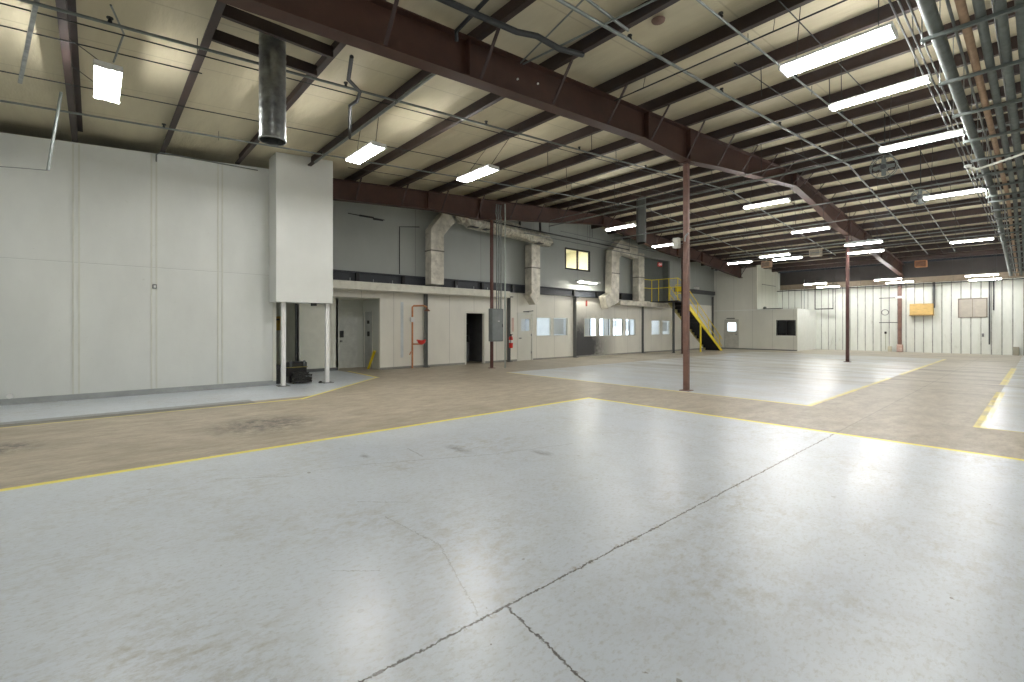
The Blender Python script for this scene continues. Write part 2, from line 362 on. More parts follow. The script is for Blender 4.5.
# long wall, lower
OW = panel_mat('office_wall', (.80, .785, .71), 1, 1.19, .55, .012, off=.35, soot=(17.8, 18.6, 21.4, 2.9))
LWH = [(5.0, 7.45, 0, 2.5), (11.15, 12.05, 0, 2.06), (13.97, 14.83, 0, 2.10), (15.09, 16.08, 1.07, 1.96), (16.21, 17.24, 1.07, 1.96),
       (18.48, 19.53, 1.02, 1.96), (19.7, 20.73, 1.02, 1.96), (20.86, 21.87, 1.02, 1.96), (22.01, 23.0, 1.02, 1.96), (24.63, 25.62, 1.02, 1.92), (25.84, 26.77, 1.02, 1.92)]
struct(holed(MB(), XW, .1, 5.0, YB + .2, 0, 3.0, LWH), 'wall_office_lower', OW)
struct(MB().box(XW, XW + .012, 7.45, 11.1, 0, .08).box(XW, XW + .012, 12.1, 13.9, 0, .08).box(XW, XW + .012, 14.9, 32, 0, .07), 'baseboard_office', mat('office_base', (.30, .30, .27), .5))
# long wall, upper
UW = panel_mat('upper_wall_panel', (.37, .395, .375), 1, 3.05, .5, .014, off=.3, marks=False)
m = MB(); UP = 3.35
holed(m, XW, .1, 5.0, YB + .2, 3.0, 5.61, [(17.05, 18.95, 4.31, 5.36), (23.68, 26.77, 3.0, 5.6)])
m.prism([(5.0, 5.61), (YB + .2, 5.61), (YB + .2, T(YB + .2) + .2), (RIDGE, T(RIDGE) + .2), (5.0, T(5.0) + .2)], 0, XW - .1, XW)
struct(m, 'wall_office_upper', UW)
# recess at the stair head
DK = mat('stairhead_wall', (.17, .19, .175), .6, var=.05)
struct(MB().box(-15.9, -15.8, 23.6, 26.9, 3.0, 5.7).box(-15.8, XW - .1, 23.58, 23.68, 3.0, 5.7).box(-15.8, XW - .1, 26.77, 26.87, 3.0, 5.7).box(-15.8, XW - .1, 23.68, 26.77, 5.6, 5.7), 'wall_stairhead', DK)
struct(MB().box(-18.9, XW - .1, 7.66, YB, 2.88, 3.0), 'floor_mezzanine', DGREY)
# office behind the windows
OF = mat('office_white', (.80, .82, .83), .6, var=.03)
struct(MB().box(-18.9, -18.8, 13.6, 27.6, 0, 2.88).box(-18.8, XW - .1, 13.5, 13.6, 0, 2.88).box(-18.8, XW - .1, 27.5, 27.6, 0, 2.88).box(-18.8, XW - .1, 17.7, 17.8, 0, 2.88), 'wall_office_interior', OF)
for i, (a, b) in enumerate(((14.3, 15.5), (15.8, 17.2), (18.6, 20.0), (21.0, 22.4), (23.3, 24.6), (25.2, 26.6), (26.7, 27.4))):
    w = thing('office_window', 'daylit outer window seen through the office glazing, number %s from the nearest' % ('one two three four five six seven'.split()[i]), 'window', (-18.8, (a + b) / 2, .8), 'outer windows of the offices')
    f = MB()
    for (p, q, r, t) in ((a - .04, a, .76, 2.14), (b, b + .04, .76, 2.14), (a, b, .76, .8), (a, b, 2.1, 2.14)): f.box(-18.8, -18.74, p, q, r, t)
    f.build('frame', MGREY, w); MB().box(-18.8, -18.78, a, b, .8, 2.1).build('pane', SKYP, w)
    MB().box(-18.77, -18.75, (a + b) / 2 - .02, (a + b) / 2 + .02, .8, 2.1).build('mullion', MGREY, w)
# dark store behind the open doorway
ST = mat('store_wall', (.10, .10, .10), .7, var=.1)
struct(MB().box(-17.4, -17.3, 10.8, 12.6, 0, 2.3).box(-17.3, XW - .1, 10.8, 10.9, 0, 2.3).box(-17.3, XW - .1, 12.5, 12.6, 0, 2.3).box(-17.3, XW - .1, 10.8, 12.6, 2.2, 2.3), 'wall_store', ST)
sh = thing('store_shelf', 'dim shelf rack inside the dark open doorway', 'shelf', (-17.0, 11.9, 0))
for zz in (.5, 1.1, 1.65): MB().box(-17.25, -16.8, 11.3, 12.45, zz, zz + .03).build('shelf_board', MGREY, sh)
for yy in (11.32, 12.4): MB().box(-16.84, -16.8, yy, yy + .04, 0, 1.9).build('upright', MGREY, sh)
cb = MB().box(-16.75, -16.4, 11.75, 12.15, 0, .85, .02).build('storage_bin', mat('bin_grey', (.24, .25, .27), .5)); tag(cb, 'grey upright bin standing in the dark doorway', 'bin')
# door frame of the store
o = struct(MB().box(XW, XW + .03, 11.09, 11.15, 0, 2.12).box(XW, XW + .03, 12.05, 12.11, 0, 2.12).box(XW, XW + .03, 11.15, 12.05, 2.06, 2.12), 'trim_6', CREAM)
# upper lit room
WR = mat('upper_room_wall', (.80, .77, .62), .6, var=.04)
struct(MB().box(-18.6, -18.5, 15.6, 20.6, 3.0, 5.9).box(-18.5, XW - .1, 15.5, 15.6, 3.0, 5.9).box(-18.5, XW - .1, 20.6, 20.7, 3.0, 5.9).box(-18.6, XW - .1, 15.5, 20.7, 5.8, 5.9), 'wall_upper_room', WR)
lt = thing('room_light', 'warm ceiling light inside the upper room', 'light', (-17, 18, 5.7))
MB().box(-17.3, -16.7, 17.2, 19.2, 5.76, 5.795).build('lens', mat('warm_lens', (1, .95, .78), emit=34), lt)

# window units in the long wall
def wall_window(n, a, b, z0, z1, fm, fr=.05, mid=False, depth=.05, label=None):
    f = MB()
    for (p, q, r, t) in ((a, a + fr, z0, z1), (b - fr, b, z0, z1), (a + fr, b - fr, z0, z0 + fr), (a + fr, b - fr, z1 - fr, z1)): f.box(XW - .08, XW + depth * .4, p, q, r, t)
    if mid: f.box(XW - .07, XW + depth * .35, (a + b) / 2 - fr / 2, (a + b) / 2 + fr / 2, z0 + fr, z1 - fr)
    o = struct(f, 'window_%d' % n, fm)
    MB().box(XW - .05, XW - .044, a + fr, b - fr, z0 + fr, z1 - fr).build('pane', GLASS, o)
    return o
for i, hh in enumerate(LWH[3:]): wall_window(i + 1, hh[0], hh[1], hh[2], hh[3], CREAM, .035)
wall_window(9, 17.05, 18.95, 4.31, 5.36, BLACK, .07, True)
# office blinds
for i, (a, b, zb) in enumerate(((16.3, 17.15, 1.15), (18.55, 19.0, 1.1), (20.9, 21.8, 1.5), (22.05, 22.6, 1.3), (25.9, 26.7, 1.25))):
    s_ = MB()
    for k in range(int((1.9 - zb) / .05)): s_.box(XW - .2, XW - .17, a, b, zb + k * .05, zb + k * .05 + .035)
    tag(s_.build('window_blind', OF), 'white slatted blind behind the office glazing, number %s from the nearest' % ('one two three four five'.split()[i]), 'blind', 'office blinds')
for i, (yy, xx) in enumerate(((15.6, -17.6), (20.2, -17.4), (22.6, -17.2))):
    t = thing('office_desk', 'blue-grey office desk seen through the glazing, number %s from the nearest' % ('one two three'.split()[i]), 'desk', (xx, yy, 0), 'desks in the offices')
    MB().box(xx - .35, xx + .35, yy - .6, yy + .6, .72, .76).build('top', mat('desk_blue', (.22, .30, .42), .5), t)
    for sy in (-.55, .55): MB().box(xx - .3, xx + .3, yy + sy - .02, yy + sy + .02, 0, .72).build('side', mat('desk_blue', (.22, .30, .42)), t)
# office door
dr = struct(holed(MB(), XW - .02, .045, 14.0, 14.8, .01, 2.07, [(14.18, 14.71, 1.32, 1.86)]), 'door_3', CREAM)
MB().box(XW - .05, XW - .044, 14.18, 14.71, 1.32, 1.86).build('vision_pane', GLASS, dr)
MB().box(XW - .02, XW + .05, 14.06, 14.16, .98, 1.03, .01).build('handle', GALV, dr)
MB().box(XW, XW + .02, 13.92, 13.99, 0, 2.14).box(XW, XW + .02, 14.81, 14.88, 0, 2.14).box(XW, XW + .02, 13.99, 14.81, 2.08, 2.14).build('frame', CREAM, dr)
MB().box(XW, XW + .06, 14.3, 14.6, 2.16, 2.2).bar((XW + .03, 14.35, 2.18), (XW + .3, 14.62, 2.22), .03).build('door_closer', MGREY, dr)
for i, zz in enumerate((.3, 1.1)): MB().box(XW - .02, XW + .01, 14.78, 14.83, zz, zz + .1).build('hinge', GALV, dr)

# dark steel posts standing along the long wall
for i, (yy, zt_, w_, lab) in enumerate(((9.26, 2.75, .13, 'beside the orange eyewash pipe'), (13.39, 2.78, .11, 'carrying the red fire extinguisher'), (17.72, 2.95, .13, 'at the sooty bay, before the four windows'),
        (23.68, 2.75, .09, 'between the four windows and the pair of windows'), (32.4, 3.6, .12, 'behind the foot of the yellow stairs'))):
    t = thing('wall_post', 'dark grey steel wall post ' + lab, 'post', (XW + .1, yy, 0), 'steel posts along the office wall')
    MB().box(XW + .005, XW + .10, yy - w_ / 2, yy - w_ / 2 + .02, 0, zt_).box(XW + .005, XW + .10, yy + w_ / 2 - .02, yy + w_ / 2, 0, zt_).box(XW + .04, XW + .06, yy - w_ / 2 + .02, yy + w_ / 2 - .02, 0, zt_).build('shaft', mat('post_grey', (.13, .135, .13), .5), t)
    MB().box(XW + .003, XW + .2, yy - w_ * .8, yy + w_ * .8, 0, .02).build('base_plate', DGREY, t)
    if i in (1, 2): MB().box(XW + .003, XW + .22, yy - w_, yy + w_, zt_, zt_ + .03).build('cap_plate', DGREY, t)
# steel ledger running along the wall
t = thing('ledger_beam', 'long dark steel channel running along the office wall between lower and upper panels', 'beam', (XW + .1, 14.5, 3.0), None)
MB().box(XW + .002, XW + .03, 5.0, 23.6, 3.02, 3.36).box(XW + .03, XW + .12, 5.0, 23.6, 3.32, 3.36).box(XW + .03, XW + .12, 5.0, 23.6, 3.0, 3.03).build('channel', mat('ledger_blue_black', (.035, .04, .05), .5), t)
for yy in (6.6, 8.3, 10.6, 11.9, 13.6, 17.6, 19.4, 21.5): MB().box(XW + .03, XW + .14, yy - .05, yy + .05, 3.03, 3.32).build('clip', BLACK, t)
t = MB().box(XW + .003, XW + .13, 27.3, 32.6, 3.72, 3.98).build('door_header', DGREY); tag(t, 'dark steel header over the opening behind the yellow stairs', 'header')
t = MB().box(XW + .003, XW + .02, 14.8, 23.0, 3.1, 3.19).build('lit_gap_strip', mat('lit_gap_pale', (.7, .7, .62), .5)); tag(t, 'thin pale strip painted as the lit gap along the dark ledger below the lit wall light', 'strip')  # pale colour stands in for the lit gap at the ledger

# far white block, and the taller wall over it
FB = panel_mat('far_block_panel', (.70, .70, .63), 0, 1.22, .55, .012, off=.5, hz=2.63)
XR = -10.05; XU = -12.42
m = MB(); holed(m, YB, .1, XW, XR, 0, 2.62, [(-14.6, -13.6, 0, 2.0), (-11.2, -10.17, 1.0, 1.9)], 1); struct(m, 'wall_far_block', FB)
FW = mat('far_block_white', (.78, .80, .76), .5, var=.03)
m = MB().box(XR - .1, XR, YB + .1, YF, 0, 2.6); m.box(XW, XR, YB, YF, 2.6, 2.66); struct(m, 'wall_far_block_side', FW)
m = MB(); m.box(XW, XU, YB, YB + .1, 2.66, 5.46); struct(m, 'wall_far_upper', FB)
m = MB(); m.prism([(YB + .1, 2.66), (YF, 2.66), (YF, T(YF) + .15), (YB + .1, T(YB) + .15)], 0, XU - .1, XU); struct(m, 'wall_far_upper_side', panel_mat('far_upper_side', (.66, .68, .61), 1, .61, .6, .02))
struct(MB().box(XW, XR, YB - .012, YB, 0, .07), 'baseboard_far', MGREY)
dr = struct(holed(MB(), YB + .02, .045, -14.58, -13.62, .01, 1.98, [(-14.35, -13.78, 1.22, 1.8)], 1), 'door_4', mat('far_door', (.52, .52, .47), .5))
MB().box(-14.35, -13.78, YB + .05, YB + .055, 1.22, 1.8).build('vision_pane', SKYP, dr)
MB().box(-13.80, -13.70, YB - .04, YB + .02, .95, 1.02).build('handle', GALV, dr)
w = struct(MB().box(-11.24, -11.2, YB - .02, YB + .08, .96, 1.94).box(-10.17, -10.13, YB - .02, YB + .08, .96, 1.94).box(-11.2, -10.17, YB - .02, YB + .08, 1.9, 1.94).box(-11.2, -10.17, YB - .02, YB + .08, .96, 1.0).box(-10.70, -10.67, YB, YB + .06, 1.0, 1.9), 'window_10', BLACK)
MB().box(-11.2, -10.17, YB + .08, YB + .09, 1.0, 1.9).build('pane', mat('dark_glass', (.012, .012, .014), .08), w)
s_ = MB().box(-14.4, -13.85, YB - .05, YB, 2.06, 2.12); tag(s_.build('door_closer_bar', DGREY), 'small dark bar above the far grey door', 'closer')
t = MB().box(-12.0, -11.0, YB + .15, YB + .45, 2.66, 2.72).lathe([(0, 0), (.1, 0), (.1, .12), (.05, .18), (0, .18)], (-12.0, YB + .2, 2.66)); tag(t.build('roof_clutter', DGREY), 'small dark fitting left on top of the far white block', 'fitting')

# metal siding wall
def siding_mat():
    k = NT('metal_siding'); p = k.xyz(); n = k.noise(1.6, 5, .7, stretch=(1, 1, .25))
    c = k.mix(k.ramp(n, .3, .7), (.66, .69, .63), (.80, .82, .77))
    g = k.ramp(k.noise(3.5, 6, .8, stretch=(1, 1, .3)), .58, .72, 0, .5); c = k.mix(g, c, (.35, .33, .28))
    k.put(k.b.inputs['Base Color'], c); k.b.inputs['Roughness'].default_value = .5; return k.m
m = MB(); sp = .4; x = XU - .1; prof = []
while x < X_R:
    prof += [(x, YF), (x + sp * .80, YF), (x + sp * .86, YF + .022), (x + sp * .94, YF + .022)]; x += sp
prof2 = [(a, b + .03) for a, b in prof]
V = [(a, b, z) for z in (0, T(YF) + .1) for a, b in prof]; n = len(prof)
m._add(V, [(i, i + 1, n + i + 1, n + i) for i in range(n - 1)])
struct(m, 'wall_far', siding_mat())
m = MB(); x = XU - .1
while x < X_R: m.box(x + sp * .85, x + sp * .95, YF + .016, YF + .021, 0, T(YF)); x += sp
struct(m, 'trim_7', mat('siding_groove', (.36, .36, .33), .7, var=.2))
t = thing('eave_girt', 'brown horizontal girt running along the top of the ribbed metal wall', 'beam', (-2, YF - .1, 4.2))
MB().box(-12.3, X_R, YF - .02, YF - .005, 4.1, 4.45).box(-12.3, X_R, YF - .16, YF - .02, 4.12, 4.14).build('girt', mat('girt_tan', (.25, .20, .14), .6), t)
t = MB().box(-12.3, X_R, YF - .03, YF - .01, 4.45, T(YF) + .1); tag(t.build('eave_shade_sheet', mat('eave_shade_dark', (.035, .03, .028), .7)), 'dark flashing painted as shaded siding between girt and roof at the far wall', 'overlay')  # dark sheet: shade on the siding above the girt, put into colour
# closing walls out of view
struct(MB().box(-18.6, X_R, Y0 - .1, Y0, 0, T(Y0) + .3), 'wall_front', mat('front_wall', (.6, .62, .58), .5, var=.03))
m = MB(); m.prism([(Y0, 0), (YF, 0), (YF, T(YF) + .2), (RIDGE, T(RIDGE) + .2), (Y0, T(Y0) + .2)], 0, X_R, X_R + .1); struct(m, 'wall_right', mat('right_wall', (.6, .62, .58), .5, var=.03))

# ------------------------------------------------------------------ steel frame
near = [-1.6, -.25, 1.2, 2.7, 4.2, 5.72, 7.22, 8.7, 10.2, 11.75, 13.2, 14.6, 15.95, 17.15]
PUR = near + [35 - y for y in reversed(near)][:-1]
names = 'first second third fourth fifth sixth seventh eighth ninth tenth eleventh twelfth thirteenth fourteenth'.split()
for i, yy in enumerate(PUR):
    nr = yy < RIDGE; k = (len(near) - 1 - i) if nr else (i - len(near))
    x0 = XP - .05 if yy < 3.5 else (BX + .02 if yy < 4.8 else XW)
    if yy > YB: x0 = XU
    z = T(yy); s = 1 if nr else -1
    m = MB().box(x0, X_R, yy - .004, yy + .004, z, z + .25).box(x0, X_R, yy - s * .085, yy - s * .004, z, z + .008).box(x0, X_R, yy + s * .004, yy + s * .085, z + .238, z + .246).box(x0, X_R, yy - s * .085, yy - s * .079, z + .008, z + .03)
    tag(m.build('roof_purlin', PURLIN), 'brown roof purlin, %s from the ridge on the %s slope' % (names[k], 'near' if nr else 'far'), 'purlin', 'roof purlins')

# tapered rafters
def rafter(X, label, y_start, nbolt=False):
    prof = [(-2, 4.75), (1.2, 4.86), (5.5, 5.17), (8.4, 5.38), (10.4, 5.36), (12, 5.58), (15, 5.92), (17.5, 6.20), (20, 5.92), (22.5, 5.53), (24.2, 5.42), (26.5, 5.40), (30.4, 4.98), (35.6, 4.60), (36.3, 4.5)]
    def bot(y):
        for (a, za), (b, zb) in zip(prof, prof[1:]):
            if a <= y <= b: return za + (zb - za) * (y - a) / (b - a)
        return prof[-1][1]
    t = thing('roof_rafter', label, 'beam', (X, RIDGE, 5), 'tapered rafters')
    ys = sorted({y_start, RIDGE, 36.3, *[p[0] for p in prof if p[0] > y_start]})
    m = MB()
    for side in (0, 1):
        seg_ = [y for y in ys if (y <= RIDGE if side == 0 else y >= RIDGE)]
        m.prism([(y, bot(y)) for y in seg_] + [(y, T(y) - .003) for y in reversed(seg_)], 0, X - .006, X + .006)
        for f0, f1, fn in ((0, .016, bot), (-.019, -.003, T)):
            m.prism([(y, fn(y) + f0) for y in seg_] + [(y, fn(y) + f1) for y in reversed(seg_)], 0, X - .115, X + .115)
    m.build('web_and_flanges', STEEL, t)
    for y in (10.35, 17.5, 24.2) + ((4.0, 8.6, 27.0, 30.5) if X > -6 else (8.2, 27)):
        if y > y_start: MB().box(X + .006, X + .11, y - .008, y + .008, bot(y) + .016, T(y) - .02).box(X - .11, X - .006, y - .008, y + .008, bot(y) + .016, T(y) - .02).build('stiffener', STEEL, t)
    for y in PUR:
        if y < max(y_start, .5) + .3 or y > 35: continue
        for sx in (1, -1): MB().bar((X + sx * .10, y, bot(y) + .03), (X + sx * .52, y, T(y) + .01), .05, .012).build('flange_brace', mat('brace_steel', (.035, .016, .013), .6), t)
    return t, bot
r1, bot1 = rafter(-5.5, 'large dark red tapered rafter overhead, carried by the brown columns in the open floor', -2)
for (y, dz) in ((5.0, .3), (5.45, .25)): MB().tube([(-5.494, y, T(y) - dz), (-5.47, y, T(y) - dz)], .015, 8).build('bolt', WHITE, r1)
r2, bot2 = rafter(-13.42, 'dark red tapered steel rafter near the office wall, over the ducts', 4.9)

def column(x, y, zt_, label, w=.118, mm=COLUMN, flare=False):
    t = thing('steel_column', label, 'column', (x, y, 0), 'rafter columns')
    MB().box(x - w / 2, x + w / 2, y - w / 2, y + w / 2, 0.015, zt_, .012).build('shaft', mm, t)
    MB().box(x - w, x + w, y - w, y + w, 0, .015).build('base_plate', mm, t)
    MB().box(x - .12, x + .12, y - .16, y + .16, zt_, zt_ + .02).build('cap_plate', STEEL, t)
    return t
c1 = column(-5.55, 10.45, bot1(10.45) - .022, 'brown square steel column in the middle of the floor, at the yellow line')
c2 = column(-5.5, 24.2, bot1(24.2) - .022, 'dark brown steel column farther back, before the ribbed metal wall', mm=mat('column_dark', (.07, .028, .022), .55))
c3 = column(-5.6, 36.2, bot1(36.2) - .022, 'red-brown steel column standing against the ribbed metal wall', .17)
MB().box(-5.74, -5.46, 36.06, 36.34, .02, .45, .02).build('concrete_collar', mat('pinkish_concrete', (.55, .38, .32), .8, dirt=((.7, .65, .6), 8, .6)), c3)
MB().box(-5.78, -5.44, 36.03, 36.1, 3.22, 3.36).build('white_band', WHITE, c3)
for zz in (1.75, 3.25): MB().box(-6.6, -5.7, 36.2, 36.24, zz, zz + .04).build('bracket_arm', DGREY, c3)
c4 = column(-13.3, 10.85, bot2(10.85) - .022, 'red-brown steel column carrying the grey electrical panel', .10, mat('column_red', (.11, .04, .03), .5))
c5 = column(-13.3, 24.6, bot2(24.6) - .022, 'thin dark brown column beside the yellow stairs', .10, STEEL)
t = thing('junction_box', 'pale junction box strapped to the middle brown column below the rafter', 'box', (-5.66, 10.3, 3.4))
MB().box(-5.78, -5.63, 10.22, 10.34, 3.36, 3.60, .01).build('body', mat('pale_box', (.5, .5, .44), .5), t)
MB().tube([(-5.52, 10.32, 3.5), (-5.50, 10.32, 3.62), (-5.42, 10.30, 3.68)], .02).build('elbow', GALV, t)

# ------------------------------------------------------------------ ceiling lights
def make_light(tubes, hw, name_m):
    t = thing('fluorescent_light', 'x', 'ceiling light', (0, 0, 0))
    MB().box(-.61, .61, -hw + (.022 if hw < .1 else .004), hw - (.022 if hw < .1 else .004), .03, .07, .006).build('housing', WHITE, t)
    r = MB()
    for q in tubes[1:-1] if len(tubes) > 2 else (0,): r.prism([(q - .03, .016), (q - .012, .03), (q + .012, .03), (q + .03, .016)], 0, -.6, .6)
    r.build('reflector', WHITE, t)
    for q in tubes: MB().tube([(-.585, q, 0.0), (.585, q, 0.0)], .0135, 8).build('tube', TUBEM, t)
    for e in (-1, 1): MB().box(e * .6 - .012, e * .6 + .012, -hw, hw, -.014, .03).build('end_cap', WHITE, t)
    return t
lights = [  # x, y, z, label, rotation
 (-1.75, 7.1, 5.0, 'nearest and largest lit fluorescent fixture at the upper right'), (-1.64, 8.85, 5.0, 'second lit fixture of the right-hand row, behind the largest'),
 (-1.52, 11.7, 5.0, 'third lit fixture of the right-hand row, beside the pipe rack'), (-1.52, 17.0, 5.0, 'fourth lit fixture of the right-hand row, just behind the rack bend'),
 (-1.75, 25.2, 4.8, 'fifth lit fixture of the right-hand row, small and far'), (-5.2, 14.35, 5.0, 'lit fixture just right of the middle brown column top'),
 (-5.55, 19.45, 5.0, 'lit fixture partly behind the rafter kink'), (-9.85, 13.9, 5.0, 'lit fixture left of the middle column, the higher of two'),
 (-10.7, 18.35, 5.0, 'lit fixture touching the left side of the middle column, the lower of two'), (-8.62, 6.6, 5.0, 'lit fixture hanging on wires over the office wall post with conduits'),
 (-9.1, 4.12, 5.0, 'lit fixture hanging on wires right of the pale wall box'), (-8.97, .15, 5.0, 'lit fixture at the upper left, seen end on'),
 (-7.7, 22.2, 4.6, 'upper lit fixture of the pair above the far white block'), (-7.65, 23.6, 4.6, 'lower lit fixture of the pair above the far white block'),
 (-4.8, 23.9, 4.6, 'lit fixture crossing the top of the second brown column'), (-4.6, 22.5, 4.75, 'small lit fixture just above the one at the second column top'),
 (-5.65, 33.2, 4.15, 'upper lit fixture of the far pair beside the rafter end'), (-5.35, 34.5, 4.05, 'lower lit fixture of the far pair beside the rafter end'),
 (-1.96, 33.5, 4.1, 'upper lit fixture of the far pair at the right'), (-1.9, 34.5, 3.95, 'lower lit fixture of the far pair at the right'),
 (-9.2, 33.2, 4.15, 'upper lit fixture of the far pair above the metal wall corner'), (-8.8, 34.3, 4.0, 'lower lit fixture of the far pair above the metal wall corner'),
 (-10.3, 24.9, 4.8, 'small lit fixture before the far end of the office-side rafter'),
 # out of view: one fixture overhead, and a right-aisle row added for light
 (-2.9, .6, 5.0, 'lit fixture overhead behind the picture edge'), (2.6, 3.4, 5.0, 'added unseen fixture over the right aisle, nearest'), (2.6, 9.5, 5.0, 'added unseen fixture over the right aisle, second'),
 (2.6, 16, 5.0, 'added unseen fixture over the right aisle, third'), (2.6, 23, 4.8, 'added unseen fixture over the right aisle, fourth'), (2.6, 30, 4.4, 'added unseen fixture over the right aisle, fifth'), (-1.9, 30, 4.4, 'lit fixture over the right row, between the fifth and the far pair')]
lights = [l for l in lights if l[3] != 'lit fixture over the right row, between the fifth and the far pair']
proto = make_light((-.06, .06), .085, 'n'); wide = make_light((-.125, -.045, .045, .125), .155, 'w'); wide_used = False; GL = 'fluorescent ceiling fixtures'
wires = []
for i, (x, y, z, lab) in enumerate(lights):
    if i in (0, 1): o = (wide, proto)[i]; o.location = (x, y, z); o['label'] = lab; o['group'] = GL
    else: o = dup(wide if i in (9, 10, 11) else proto, (x, y, z), lab, GL)
    ym = min(PUR, key=lambda q: abs(q - y)); 
    wires.append((o, x, y, z, ym))
for o, x, y, z, ym in wires:
    for sx in (-.45, .45):
        w_ = MB().tube([(sx, 0, .07), (sx * .95, (ym - y) * .97, T(ym) - z)], .006, 5)
        wo = w_.build('hanger_wire', DPIPE); wo.location = (0, 0, 0)
        for v in wo.data.vertices: pass
        L = WORLD[wo.name]; wo.data.transform(Matrix.Translation(L)); wo.parent = o
tb = [c for c in bpy.data.objects if c.parent == wires[11][0] and c.name.startswith('tube')]
tb.sort(key=lambda c: sum((v.co.y for v in c.data.vertices))); me = tb[1].data.copy(); me.materials.clear(); me.materials.append(TUBEF); tb[1].data = me
# wall light over the office windows
wl_ = thing('wall_light', 'lit fluorescent fixture on the office wall under the upper window', 'wall light', (XW + .3, 18.3, 3.7))
MB().box(XW + .33, XW + .65, 17.6, 19.0, 3.72, 3.76, .006).box(XW + .33, XW + .34, 17.6, 19.0, 3.66, 3.72).box(XW + .64, XW + .65, 17.6, 19.0, 3.67, 3.72).build('housing', WHITE, wl_)
for q in (.43, .55): MB().tube([(XW + q, 17.63, 3.70), (XW + q, 18.97, 3.70)], .013, 8).build('tube', mat('wall_tube', (1, .97, .86), emit=100), wl_)
for yy in (17.8, 18.8): MB().bar((XW, yy, 3.78), (XW + .6, yy, 3.77), .02).build('bracket_arm', DGREY, wl_)
# glowing ceiling panels added inside the offices to brighten the glazing
for i, yy in enumerate((14.6, 16.4, 19.2, 21.4, 24.2, 26.2)):
    t = thing('office_fill_panel', 'light panel added to brighten the glazed office, %s from the nearest' % 'first second third fourth fifth sixth'.split()[i], 'light', (-17, yy, 2.8), 'added office light panels')
    MB().box(-17.3, -16.7, yy - .3, yy + .3, 2.83, 2.87).build('frame', WHITE, t); MB().box(-17.27, -16.73, yy - .27, yy + .27, 2.82, 2.83).build('diffuser', mat('office_fill_diffuser', (.9, .97, 1), emit=15), t)

# ------------------------------------------------------------------ pipes under the roof
def roofline(x, off, y0, y1, step=None, x1=None):
    x1 = x if x1 is None else x1
    pts = [y0] + ([RIDGE] if y0 < RIDGE < y1 else []) + [y1]
    return [(x + (x1 - x) * (y - y0) / (y1 - y0), y, T(y) - off) for y in pts]
def sprink(x, off, y0, y1, r, lab, mm, heads=True, ph=0.1):
    t = thing('sprinkler_pipe', lab, 'pipe', (x, (y0 + y1) / 2, T(y0) - off), 'sprinkler branch pipes')
    MB().tube(roofline(x, off, y0, y1), r, 8).build('pipe_run', mm, t)
    y = y0 + ph
    while heads and y < y1:
        z = T(y) - off; h_ = MB().tube([(x, y, z), (x, y, z + .06)], [r * 1.4, r * .7], 8).tube([(x, y, z + .06), (x, y, z + .075)], [.035, .035], 8).bar((x - .03, y, z + .02), (x + .03, y, z + .02), .02)
        h_.build('sprinkler_head', DPIPE, t); 
        h2 = MB().tube([(x, y + .9, z), (x, y + .9, T(y + .9))], .005, 5).build('hanger_rod', DPIPE, t); y += 2.95
    return t
sprink(-7.6, .12, Y0 + .1, 31, .021, 'grey sprinkler pipe with black heads crossing left of the big rafter', GREYC, ph=2.05)
sprink(-11.1, .12, Y0 + .1, 31, .018, 'grey sprinkler pipe closest to the left wall and pale wall box', GREYC, ph=2.9)
sprink(-3.95, .12, 3.6, 33, .024, 'grey sprinkler pipe with heads running right of the big rafter', GREYC, ph=2.2)
sprink(-2.9, .10, 4.9, 33, .016, 'thin grey sprinkler pipe passing the nearest right fixture', GREYC, ph=1.5)
SR = [(-8.02, 'left of the big rafter', Y0 + .1, 30), (-8.6, 'nearer the upper left fixture', Y0 + .1, 1.25), (-10.1, 'over the upper left fixture', Y0 + .1, 31), (-12.1, 'hugging the pale wall box top', 5, 31), (-6.5, 'just left of the big rafter', 9, 33),
      (-4.6, 'just right of the big rafter', 14, 34), (-2.3, 'over the right-hand fixtures', 5, 34), (-3.4, 'between the right rafter pipes', 8, 34), (-9.3, 'above the office ducts', 12, 30)]
for x, lab, a, b in SR:
    tag(MB().tube(roofline(x, .02, a, b), .009, 6).build('bridging_rod', DPIPE), 'thin dark purlin bridging rod ' + lab, 'rod', 'bridging rods')
# conduits near the left corner
tag(MB().tube([(-10.23, -.38, 5.19), (-10.23, -.53, 3.93)], .022).tube([(-10.23, -.53, 3.93), (-10.23, -1.9, 3.78)], .007).build('hanging_conduit', GREYC), 'pale hanging conduit with a thin rod bent off its foot, upper left corner', 'conduit')
tag(MB().bar((-7.4, -.46, 5.22), (-10.1, -.82, 5.14), .045, .03).build('strut_channel', GALV), 'perforated steel strut at the upper left corner', 'strut')
tag(MB().tube([(-8.1, .3, 5.9 - .5), (-7.2, .15, 5.25)], .012).tube([(-8.35, .2, 5.085), (-8.1, .3, 5.4)], .012).build('light_feed', GREYC), 'slim grey conduit feeding the upper left fixture', 'conduit')
# bent pipe on the closet top
tag(MB().tube([(XP + .06, 1.05, 5.2), (XP + .06, 1.05, 5.36), (XP + .06, 1.12, 5.42), (XP + .06, 3.1, 5.46)], .015).build('wall_conduit', GREYC), 'thin pipe bent over the top edge of the left wall', 'pipe')
# zigzag black pipe
tag(MB().tube([(-6.6, 2.78, 5.4), (-7.25, 3.0, 5.40), (-7.5, 3.3, 5.40), (-7.75, 3.36, 5.36), (-8.05, 3.36, 5.38), (-9.55, 3.98, 5.44)], .03).build('zigzag_pipe', DPIPE), 'black zigzag pipe between two purlins left of the big rafter', 'pipe')
